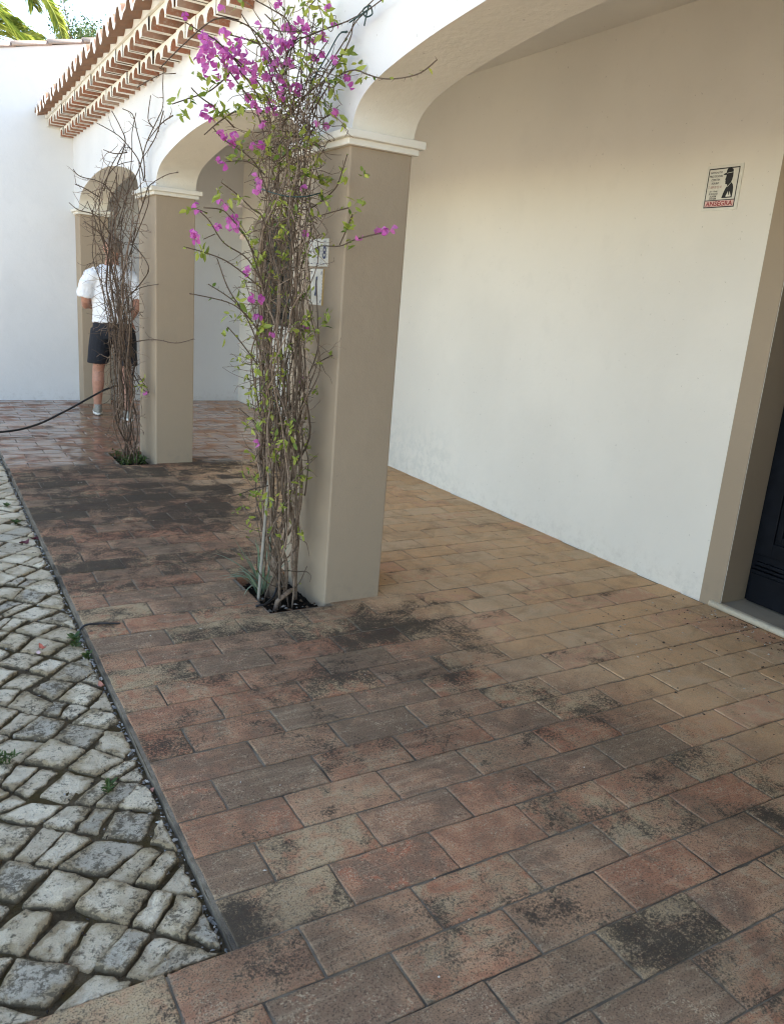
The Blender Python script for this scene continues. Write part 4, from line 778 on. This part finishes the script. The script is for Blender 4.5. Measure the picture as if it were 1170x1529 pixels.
te=empty('leafy_tree',(3.2,17.2,0),'small airy grey-green tree behind the gable wall beside the palm','tree')
m=MB(); m.tube(smooth_path([(3.1,17.2,-.1),(3.15,17.2,2),(3.05,17.15,4),(3.1,17.2,5.2)],4),.09,8,rnd1=.4)
q=random.Random(4); tips=[]
for i in range(26):
    a=q.uniform(0,6.28); c=Vector((3.1,17.2,q.uniform(3.8,5.2))); e=Vector((3.12+q.gauss(0,.20),17.2+q.gauss(0,.4),min(5.80,q.gauss(5.55,.22)))) if i<19 else Vector((2.66+q.gauss(0,.13),17.0+q.gauss(0,.2),q.uniform(5.6,6.15)))
    S=smooth_path([c,c.lerp(e,.5)+Vector((0,0,.1)),e],4); m.tube(S,[.022*(1-.8*k/len(S)) for k in range(len(S))],5,rnd1=.4); tips.append((S,1. if i<19 else .4))
m.build('trunk',TRUNK,te,fix=False)
m=MB()
for S,dn in tips:
    for _ in range(int(330*dn)):
        p=S[q.randrange(len(S)//3,len(S))]+Vector((q.gauss(0,.11),q.gauss(0,.16),q.gauss(0,.10))); L=q.uniform(.03,.06); leaf(m,p,rv(),rv(.6),L,L*.3,q.random())
m.build('crown',TREEG,te,fix=False)
# ------------------------------------------------------------------ the man at the far end, seen from behind
def remesh(mb,name,mat,parent,vox=.009,smooth=6):
    me=bpy.data.meshes.new('tmp'); me.from_pydata(mb.v,[],mb.f); o=bpy.data.objects.new('tmp',me); C.objects.link(o)
    bm=bmesh.new(); bm.from_mesh(me); bmesh.ops.recalc_face_normals(bm,faces=bm.faces); bm.to_mesh(me); bm.free()
    r=o.modifiers.new('r','REMESH'); r.mode='VOXEL'; r.voxel_size=vox
    s=o.modifiers.new('s','SMOOTH'); s.factor=.5; s.iterations=smooth
    dg=bpy.context.evaluated_depsgraph_get(); new=bpy.data.meshes.new_from_object(o.evaluated_get(dg)); bpy.data.objects.remove(o)
    new.name=name; new.materials.clear(); new.materials.append(mat); new.polygons.foreach_set('use_smooth',[True]*len(new.polygons)); 
    ob=bpy.data.objects.new(name,new); C.objects.link(ob)
    if parent: ob.parent=parent; ob.matrix_parent_inverse=parent.matrix_basis.inverted()
    return ob
def ell(c,rx,ry,n=18,rot=0.,tilt=(0,0)):
    out=[]
    for i in range(n):
        t=2*math.pi*i/n; x,y=rx*math.cos(t),ry*math.sin(t); X=x*math.cos(rot)-y*math.sin(rot); Y=x*math.sin(rot)+y*math.cos(rot)
        out.append((c[0]+X,c[1]+Y,c[2]+tilt[0]*X+tilt[1]*Y))
    return out
YAW=-.12     # he faces the end wall, turned a little to the right
PX,PY=1.765,8.72
def body(rows,off=0.,mb=None):
    mb=mb or MB(); mb.loft([ell((PX+cx,PY+cy,z),rx+off,ry+off,22,YAW) for (z,cx,cy,rx,ry) in rows]); return mb
TORSO=[(.86,.0,-.01,.165,.125),(.96,.0,-.02,.178,.135),(1.05,.0,-.01,.172,.128),(1.16,.0,.0,.172,.125),(1.28,.0,.005,.186,.128),(1.38,.0,.005,.196,.122),(1.45,.0,.0,.185,.10),(1.50,.0,.005,.125,.078),(1.535,.005,.01,.07,.066),(1.60,.012,.025,.060,.062)]
HEAD=[(1.585,.02,.045,.050,.060),(1.61,.02,.045,.062,.080),(1.65,.02,.035,.073,.094),(1.70,.02,.03,.079,.101),(1.745,.02,.03,.076,.098),(1.78,.02,.03,.061,.082),(1.803,.02,.03,.036,.05),(1.812,.02,.03,.010,.014)]
def limb(mb,pts,n=14):
    S=[Vector(p[:3]) for p in pts]; mb.tube(S,[p[3] for p in pts],n)
lh=(1.665,8.72,.90); rh_=(1.865,8.70,.90)
LLEG=[(1.675,8.72,.92,.098),(1.655,8.75,.72,.085),(1.640,8.79,.53,.062),(1.632,8.80,.46,.058),(1.628,8.785,.36,.063),(1.624,8.79,.25,.052),(1.620,8.80,.13,.040),(1.620,8.805,.07,.042)]
RLEG=[(1.860,8.70,.92,.098),(1.865,8.66,.72,.085),(1.862,8.62,.53,.062),(1.858,8.59,.46,.058),(1.855,8.52,.36,.062),(1.852,8.46,.25,.052),(1.850,8.41,.14,.040),(1.850,8.40,.08,.042)]
LARM=[(1.60,8.72,1.44,.058),(1.535,8.71,1.36,.052),(1.512,8.72,1.25,.046),(1.512,8.75,1.17,.042),(1.53,8.84,1.12,.040),(1.56,8.95,1.12,.034),(1.59,9.02,1.13,.027)]
RARM=[(1.93,8.71,1.44,.058),(1.985,8.69,1.36,.052),(2.005,8.68,1.25,.046),(2.005,8.67,1.17,.043),(1.985,8.67,1.10,.040),(1.962,8.69,1.045,.033),(1.952,8.70,1.01,.027)]
pe=empty('person',(PX,PY,0),'man seen from behind in white T-shirt and black shorts hosing the far floor','person')
mb=body(TORSO); mb.loft([ell((PX+cx,PY+cy,z),rx,ry,20,YAW) for (z,cx,cy,rx,ry) in HEAD])
for sx in (-1,1): mb.loft([ell((PX+.02+sx*.079,PY+.035,1.655),.008,.012,8),ell((PX+.02+sx*.087,PY+.03,1.69),.010,.022,8),ell((PX+.02+sx*.086,PY+.028,1.722),.006,.014,8)])
mb.loft([ell((PX+.03,PY+.125,1.66),.014,.014,8),ell((PX+.032,PY+.138,1.672),.016,.018,8),ell((PX+.03,PY+.128,1.71),.009,.01,8)])
for L in (LLEG,RLEG,LARM,RARM): limb(mb,L)
# feet under the shoes
for (x,y) in ((1.62,8.805),(1.85,8.40)): mb.loft([ell((x,y+.02,.035),.03,.05,12),ell((x,y,.09),.036,.042,12)])
def hand(mb,w,d,side,curl):
    # palm, four unequal fingers curling round what they hold, and a thumb off its side
    w=Vector(w); d=Vector(d).normalized(); s=Vector(side).normalized(); s=(s-d*s.dot(d)).normalized(); n=d.cross(s)
    mb.loft([[tuple(w+d*t+s*a*math.cos(k*math.pi/5)+n*b*math.sin(k*math.pi/5)) for k in range(10)] for t,a,b in ((-.01,.026,.018),(.03,.037,.016),(.075,.041,.014),(.09,.038,.012))])
    for k,(o,L) in enumerate(((-.030,.066),(-.010,.075),(.010,.070),(.029,.055))):
        p=w+d*.082+s*o; dd=d.copy(); P=[p]
        for seg in (.45,.32,.25):
            dd=(dd*math.cos(curl*.9)+n*math.sin(curl*.9)).normalized(); P.append(P[-1]+dd*L*seg)
        mb.tube(P,[.0095,.009,.0082,.007],8)
    P=[w+d*.022-s*.034,w+d*.05-s*.055+n*.012,w+d*.078-s*.052+n*.03,w+d*.095-s*.042+n*.042]; mb.tube(P,[.012,.0115,.010,.008],8)
hand(mb,(1.592,9.03,1.13),(.25,.9,.05),(0,0,1),.5)
hand(mb,(1.950,8.705,1.005),(-.05,.15,-.98),(0,1,.15),.75)
bo=remesh(mb,'body',SKIN,pe,.0065,4)
h=MB(); h.loft([ell((PX+cx,PY+cy-.004,z),rx+.004,ry+.003,20,YAW) for (z,cx,cy,rx,ry) in HEAD[4:]]); h.loft([ell((PX+.02,PY-.052,1.655),.050,.022,14,YAW),ell((PX+.02,PY-.045,1.70),.066,.036,14,YAW),ell((PX+.02,PY-.035,1.75),.064,.040,14,YAW)]); remesh(h,'hair',HAIR,pe,.006,4)
s=body([(.965,.0,-.022,.188,.142),(1.05,.0,-.014,.188,.142),(1.16,.0,.0,.190,.140),(1.28,.0,.005,.203,.142),(1.38,.0,.005,.213,.136),(1.45,.0,.0,.200,.112),(1.505,.0,.005,.128,.086),(1.53,.005,.01,.082,.076)],.004)
limb(s,[(1.63,8.72,1.435,.085),(1.575,8.715,1.40,.082),(1.53,8.712,1.33,.080),(1.508,8.718,1.24,.078),(1.505,8.722,1.205,.074)]); limb(s,[(1.90,8.715,1.435,.085),(1.955,8.70,1.40,.082),(1.995,8.685,1.33,.080),(2.012,8.68,1.24,.078),(2.014,8.68,1.205,.074)])
so=remesh(s,'t_shirt',SHIRT,pe,.008,4)
tx=bpy.data.textures.new('folds','CLOUDS'); tx.noise_scale=.08; dm=so.modifiers.new('folds','DISPLACE'); dm.texture=tx; dm.strength=.035; dm.texture_coords='GLOBAL'
k=body([(.80,.0,-.005,.186,.142),(.88,.0,-.012,.192,.150),(.97,.0,-.018,.184,.140)],.006)
for L,bx in ((LLEG,1.672),(RLEG,1.860)):
    dxx=-.02 if L is LLEG else .02
    k.loft([ell((L[0][0]+dxx*.3,L[0][1],.90),.116,.138,18),ell((L[1][0]+dxx*.6,L[1][1]-.005,.72),.112,.124,18),ell((L[2][0]+dxx,L[2][1]-.035,.545),.104,.112,18)])
remesh(k,'shorts',SHORTS,pe,.008,4)
for (x,y,hd,lift) in ((1.62,8.79,-.12,0),(1.85,8.385,.15,0)):
    def rot(px,py): return (x+px*math.cos(hd)-py*math.sin(hd),y+px*math.sin(hd)+py*math.cos(hd))
    def er(py,z,a,b): cx,cy=rot(0,py); return ell((cx,cy,z),a,b,20,hd)
    m=MB(); m.loft([er(.075,.006,.046,.148),er(.075,.030,.048,.150)]); so_=m.build('sole',SOLE,None)
    m=MB(); m.loft([er(.072,.028,.044,.143),er(.066,.055,.043,.128),er(.03,.085,.040,.078),er(.005,.108,.040,.052),er(.004,.112,.034,.045)]); sh_=m.build('shoe',SHOE,pe); so_.parent=sh_
# hose, from the court to his hand
hp=[(-1.6,7.0,-.02),(-.6,7.3,-.005),(-.1,7.48,.012)]+HOSE+[(1.93,8.57,.45),(1.985,8.66,.66),(1.985,8.69,.84),(1.955,8.735,.935),(1.945,8.80,.925),(1.95,9.0,.86)]
S=smooth_path(hp,6); m=MB(); m.tube(S,.0100,10); ho=m.build('hose',RUBBER,fix=False); tag(ho,'black rubber hose curving off the court up to the man','hose')
m=MB(); m.tube([S[-1]-Vector((0,.02,-.005)),S[-1]+Vector((.01,.08,-.025)),S[-1]+Vector((.015,.14,-.045))],[.016,.014,.010],10); m.build('nozzle',STEEL,ho,fix=False)
tb=[(.470,3.27,-.055),(.505,3.285,-.02),(.520,3.292,.002),(.545,3.300,.012),(.585,3.303,.010),(.63,3.300,.006),(.68,3.297,-.001)]
m=MB(); m.tube(smooth_path(tb,6),.0048,8); tag(m.build('irrigation_tube',RUBBER,fix=False),'short black tube poking over the terrace edge onto the bricks','tube')
tb=[(1.29,3.276,.003),(1.31,3.275,.007),(1.34,3.278,.008),(1.40,3.33,.02),(1.45,3.40,.06),(1.48,3.46,.10)]
m=MB(); m.tube(smooth_path(tb,6),.0058,8); tag(m.build('irrigation_tube',RUBBER,fix=False),'black tube crossing the near planting pit into the plant','tube')
# ------------------------------------------------------------------ writing
def text(mb,body,cx,cz,h,maxw,to,mi,bold=.0,shear=0.,lift=.0012,squeeze=1.):
    cu=bpy.data.curves.new('t','FONT'); cu.body=body; cu.size=1; cu.offset=bold; cu.shear=shear; cu.align_x='CENTER'; cu.align_y='CENTER'; cu.resolution_u=3; cu.fill_mode='FRONT'
    o=bpy.data.objects.new('t',cu); C.objects.link(o); dg=bpy.context.evaluated_depsgraph_get(); me=bpy.data.meshes.new_from_object(o.evaluated_get(dg)); bpy.data.objects.remove(o)
    xs=[v.co.x for v in me.vertices]; ys=[v.co.y for v in me.vertices]; w_=max(xs)-min(xs); hh=max(ys)-min(ys); mx,my=(max(xs)+min(xs))/2,(max(ys)+min(ys))/2
    sy=h/hh; sx=min(sy*squeeze,maxw/w_)
    mb.add([to(cx+(v.co.x-mx)*sx,cz+(v.co.y-my)*sy,lift) for v in me.vertices],[tuple(p.vertices) for p in me.polygons],mi); bpy.data.meshes.remove(me)
def flat(mb,poly,to,mi,lift): mb.add([to(a,b,lift) for a,b in poly],[tuple(range(len(poly)))],mi)
def rectf(mb,a,b,c,d,to,mi,lift): flat(mb,[(a,c),(b,c),(b,d),(a,d)],to,mi,lift)
# alarm-company plate on the gallery wall; a runs to the right, b up
sg=tag(bpy.data.objects.new('security_sign',None),'white alarm company plate with a guard silhouette on the gallery wall','sign'); C.objects.link(sg); sg.location=(XW,2.89,2.094)
W2,H2=.1065,.107
def onwall(a,b,l): return (XW-.004-l,2.89-a*1.0,2.0945+b)
m=MB(); m.box(XW-.004,XW+.002,2.89-W2,2.89+W2,2.0945-H2,2.0945+H2); m.build('plate',SIGNW,sg,bevel=.001)
m=MB(); a0,a1,b0,b1=-.094,.088,-.094,.093; t=.0052
for (a,b,c,d) in ((a0,a1,b1-t,b1),(a0,a1,b0,b0+t),(a0,a0+t,b0+t,b1-t),(a1-t,a1,b0+t,b1-t),(a0+t,a1-t,-.0605,-.0565)): rectf(m,a,b,c,d,onwall,0,.0008)
for txt,cz,h,mw,cx in (("INSTALAÇÕES",.073,.0115,.083,-.046),("PROTEGIDAS",.0555,.0098,.082,-.045),("CONTRA",.039,.0098,.052,-.045),("ROUBO",.0225,.0098,.044,-.045),("Air - Radar",-.015,.0078,.055,-.047),("BURGLAR",-.0275,.0090,.053,-.047),("ALARM",-.039,.0090,.040,-.047),("SYSTEM",-.0505,.0090,.046,-.047)): text(m,txt,cx,cz,h,mw,onwall,0,.012,.18,.0012)
hat=[(-.004,.0615),(.006,.0665),(.013,.068),(.014,.080),(.018,.087),(.026,.089),(.036,.089),(.046,.086),(.052,.080),(.0535,.066),(.055,.050),(.053,.034),(.049,.024),(.052,.020),(.061,.012),(.066,-.002),(.068,-.022),(.067,-.050),(.006,-.050),(.012,-.028),(.020,-.008),(.029,.006),(.026,.014),(.017,.0145),(.0145,.020),(.0155,.026),(.0128,.0275),(.0145,.032),(.011,.038),(.0145,.047),(.0150,.058),(.004,.0575)]
flat(m,hat,onwall,0,.0012); rectf(m,-.0005,.0025,.08,.083,onwall,0,.001)if False else None
m.build('lettering',BLACKINK,sg,fix=False)
m=MB(); text(m,"T. 089-70 22 42",-.043,.004,.0115,.080,onwall,0,.0,.1,.0012); m.build('lettering',simple("phone_brown",(.32,.12,.10),.5,.05),sg,fix=False)
m=MB(); rectf(m,a0+t,a1-t,b0+t,-.0605,onwall,0,.0008); m.build('name_band',PINK,sg,fix=False)
m=MB(); text(m,"ANSEGRA",-.003,-.0745,.0225,.160,onwall,0,.022,0,.0014,1.5)
for i in range(7):
    cx=-.003-.160/2+.160*(i+.5)/7
    if i not in (2,4): rectf(m,cx-.0095,cx-.0035,-.0858,-.0838,onwall,0,.0014); rectf(m,cx+.0035,cx+.0095,-.0858,-.0838,onwall,0,.0014)
m.build('lettering',REDINK,sg,fix=False)
for nm_,polys in (('hat_band',[[(.016,.0665),(.054,.070),(.054,.068),(.016,.0645)]]),('collar',[[(.030,.002),(.050,.022),(.051,.020),(.032,.001)]]),('badge',[[(.031,-.045),(.060,-.045),(.060,-.0375),(.0585,-.0375),(.050,-.019),(.0475,-.037),(.0445,-.037),(.040,-.019),(.0325,-.0375),(.031,-.0375)]])):
    m=MB()
    for p_ in polys: flat(m,p_,onwall,0,.0018)
    m.build(nm_,SIGNW,sg,fix=False)
# enamelled house number and name tiles on the outer face of the near pillar
def onpillar(a,b,l): return (XF-.006-l,3.365-a,b)
nb=tag(bpy.data.objects.new('house_number_plaque',None),'white glazed tile plaque reading 98 on the near pillar','plaque'); C.objects.link(nb); nb.location=(XF,3.45,1.612)
z0,z1=1.552,1.672
m=MB(); 
for a in (-.066,-.132,-.198): m.box(XF-.006,XF+.001,3.365-a-.0655,3.365-a,z0,z1) if False else m.box(XF-.006,XF+.001,3.365-(a+.066)+.0008,3.365-a-.0002,z0,z1)
m.build('tile',GLAZE,nb,bevel=.001)
m=MB()
for a,ch in ((-.031,"8"),(-.097,"9"),(-.163,"1")):
    if ch!="1": text(m,ch,a,(z0+z1)/2,.056,.036,onpillar,0,.02,0,.0008)
    for zz in (z0+.012,z1-.012):
        for dxx in (-.008,0,.008): flat(m,[(a+dxx-.003,zz-.003),(a+dxx+.004,zz),(a+dxx-.002,zz+.004)],onpillar,0,.0008)
    for kk in range(8):
        for dxx in (-.029,.027): rectf(m,a+dxx,a+dxx+.002,z0+.012+kk*.0125,z0+.019+kk*.0125,onpillar,0,.0008)
m.build('lettering',INK,nb,fix=False)
nm=tag(bpy.data.objects.new('name_tile',None),'tall white glazed tile with dark corner marks below the house number','plaque'); C.objects.link(nm); nm.location=(XF,3.46,1.46)
z0,z1=1.382,1.541
m=MB(); m.box(XF-.006,XF+.001,3.402,3.535,z0,z1); m.build('tile',GLAZE,nm,bevel=.001)
m=MB(); 
for (a,zz) in ((-.050,z0+.016),(-.050,z1-.018),(-.157,z0+.016),(-.157,z1-.018)): flat(m,[(a-.006,zz-.008),(a+.003,zz-.003),(a+.006,zz+.010),(a-.003,zz+.004)],onpillar,0,.0008)
flat(m,[(-.118,1.425),(-.100,1.420),(-.090,1.44),(-.096,1.48),(-.088,1.51),(-.106,1.505),(-.112,1.47),(-.108,1.445)],onpillar,0,.0008)
for kk in range(9): rectf(m,-.041,-.0385,z0+.02+kk*.014,z0+.027+kk*.014,onpillar,0,.0008)
m.build('lettering',INK,nm,fix=False)
m=MB(); m.box(XF-.0062,XF,3.3985,3.4015,z0,z1); m.build('edge',OCHRE,nm)
# ------------------------------------------------------------------ fallen leaves, litter, grit
def dead(p,sz,mat,label,curl=.5):
    m=MB(); n=10; V=[]; a=rng.uniform(0,6.28)
    for j in range(5):
        for i in range(n):
            t=2*math.pi*i/n; r=sz*j/4*(1 if i%5 else 1.18); x,y=r*math.cos(t),r*math.sin(t)*.72; X=x*math.cos(a)-y*math.sin(a); Y=x*math.sin(a)+y*math.cos(a)
            V.append((p[0]+X,p[1]+Y,p[2]+curl*(x*x/sz+.35*abs(y))+.15*sz*math.sin(3*t)*j/4))
    F=[(j*n+i,j*n+(i+1)%n,(j+1)*n+(i+1)%n,(j+1)*n+i) for j in range(4) for i in range(n)]
    m.add(V,F,0,True); tag(m.build('fallen_leaf',mat,fix=False),label,'leaf')
dead((.353,3.143,.004),.017,LEAFDRY[0],'bright coral dead leaf curled on the open cobbles',.8)
dead((.335,3.125,-.002),.013,simple("pink_petal",(.70,.50,.46),.7),'pale pink petal lying under the bright coral leaf',.1)
dead((.500,2.757,.000),.016,LEAFDRY[1],'salmon dead leaf against the terrace edge',.7)
dead((.442,4.574,-.012),.030,LEAFDRY[2],'dark maroon dead leaf lying out on the distant cobbles',.4)
dead((.520,4.654,-.02),.035,LEAFDRY[2],'dark maroon dead leaf wedged against the distant terrace edge',.4)
dead((.507,2.10,-.03),.016,LEAFDRY[1],'larger dull red leaf in the gutter beside the spiky weed',.6)
dead((.500,2.15,-.025),.011,simple("tan_petal",(.62,.38,.25),.7),'tan leaf scrap in the gutter above the larger dull red leaf',.3)
dead((.505,1.83,-.035),.014,LEAFDRY[1],'brownish red leaf deep in the gutter near the terrace corner',.5)
dead((.505,2.42,-.03),.013,LEAFDRY[1],'narrow red leaf scrap in the gutter between two cobbles',.5)
dead((.195,1.52,-.02),.016,LEAFDRY[3],'brown leaf between two foreground cobbles',.4)
def bits(name,mats,n,gen,label,smin,smax):
    m=MB()
    for _ in range(n):
        x,y,z=gen(); s=rng.uniform(smin,smax); k=rng.uniform(1,2.6); a=rng.uniform(0,6.28); V=[]
        for t in range(4): V.append((x+s*rng.uniform(.5,1)*(k*math.cos(t*1.57)*math.cos(a)-math.sin(t*1.57)*math.sin(a)),y+s*rng.uniform(.5,1)*(k*math.cos(t*1.57)*math.sin(a)+math.sin(t*1.57)*math.cos(a)),z))
        V.append((x,y,z+s*rng.uniform(.5,1.1))); m.add(V,[(0,1,4),(1,2,4),(2,3,4),(3,0,4)],0 if rng.random()<.72 or len(mats)<2 else 1)
    return tag(m.build(name,mats,fix=False),label,'litter',kind='stuff')
def doorlit():
    t=rng.random()
    if t<.42: return (3.50-abs(rng.gauss(0,.10)),rng.uniform(1.45,2.45),.0015)
    if t<.60: return (rng.uniform(3.54,3.70),min(2.43,rng.uniform(1.5,2.05)),.036)
    return (rng.uniform(2.5,3.5),rng.uniform(1.5,2.7),.0015)
bits('leaf_litter',[LITTER,LITTERP],420,doorlit,'dark crumbs of leaf litter swept against the doorstep',.0015,.006)
def anyfloor():
    while True:
        x,y=rng.uniform(.6,3.45),rng.uniform(1.0,6.2)
        if not any(a-.02<x<b+.02 and c-.02<y<d+.02 for a,b,c,d in PITS): return (x,y,.001)
bits('floor_specks',[LITTER,LITTERP],330,anyfloor,'small dark and pale specks scattered over the terrace',.001,.0042)
def gutter():
    y=rng.uniform(1.43,7.5); return (XE-.018-abs(rng.gauss(0,.022)),y,-.026+rng.uniform(-.004,.008))
bits('gravel',[GRIT,LITTERP],1500,gutter,'grey grit and chips in the gutter along the terrace edge',.002,.008)

def joints():
    while True:
        x,y=rng.uniform(-.3,.5),rng.uniform(1.43,5)
        return (x,y,-.0225+.005*nz(x*6,y*6,2)+rng.uniform(-.003,.005))
bits('joint_crumbs',[LITTER,GRIT],1600,joints,'crumbs and grit lying in the joints of the cobbles',.0012,.006)

def pitbits():
    h=PITS[0] if rng.random()<.65 else PITS[1]
    return (rng.uniform(h[0]+.02,h[1]-.02),rng.uniform(h[2]+.02,h[3]-.02),-.036+rng.uniform(-.006,.012))
bits('pit_litter',[simple("dead_leaf_brown",(.11,.07,.04),.9,.4,60),GRIT],130,pitbits,'dead leaf scraps and pale chips on the soil of the planting pits',.003,.011)
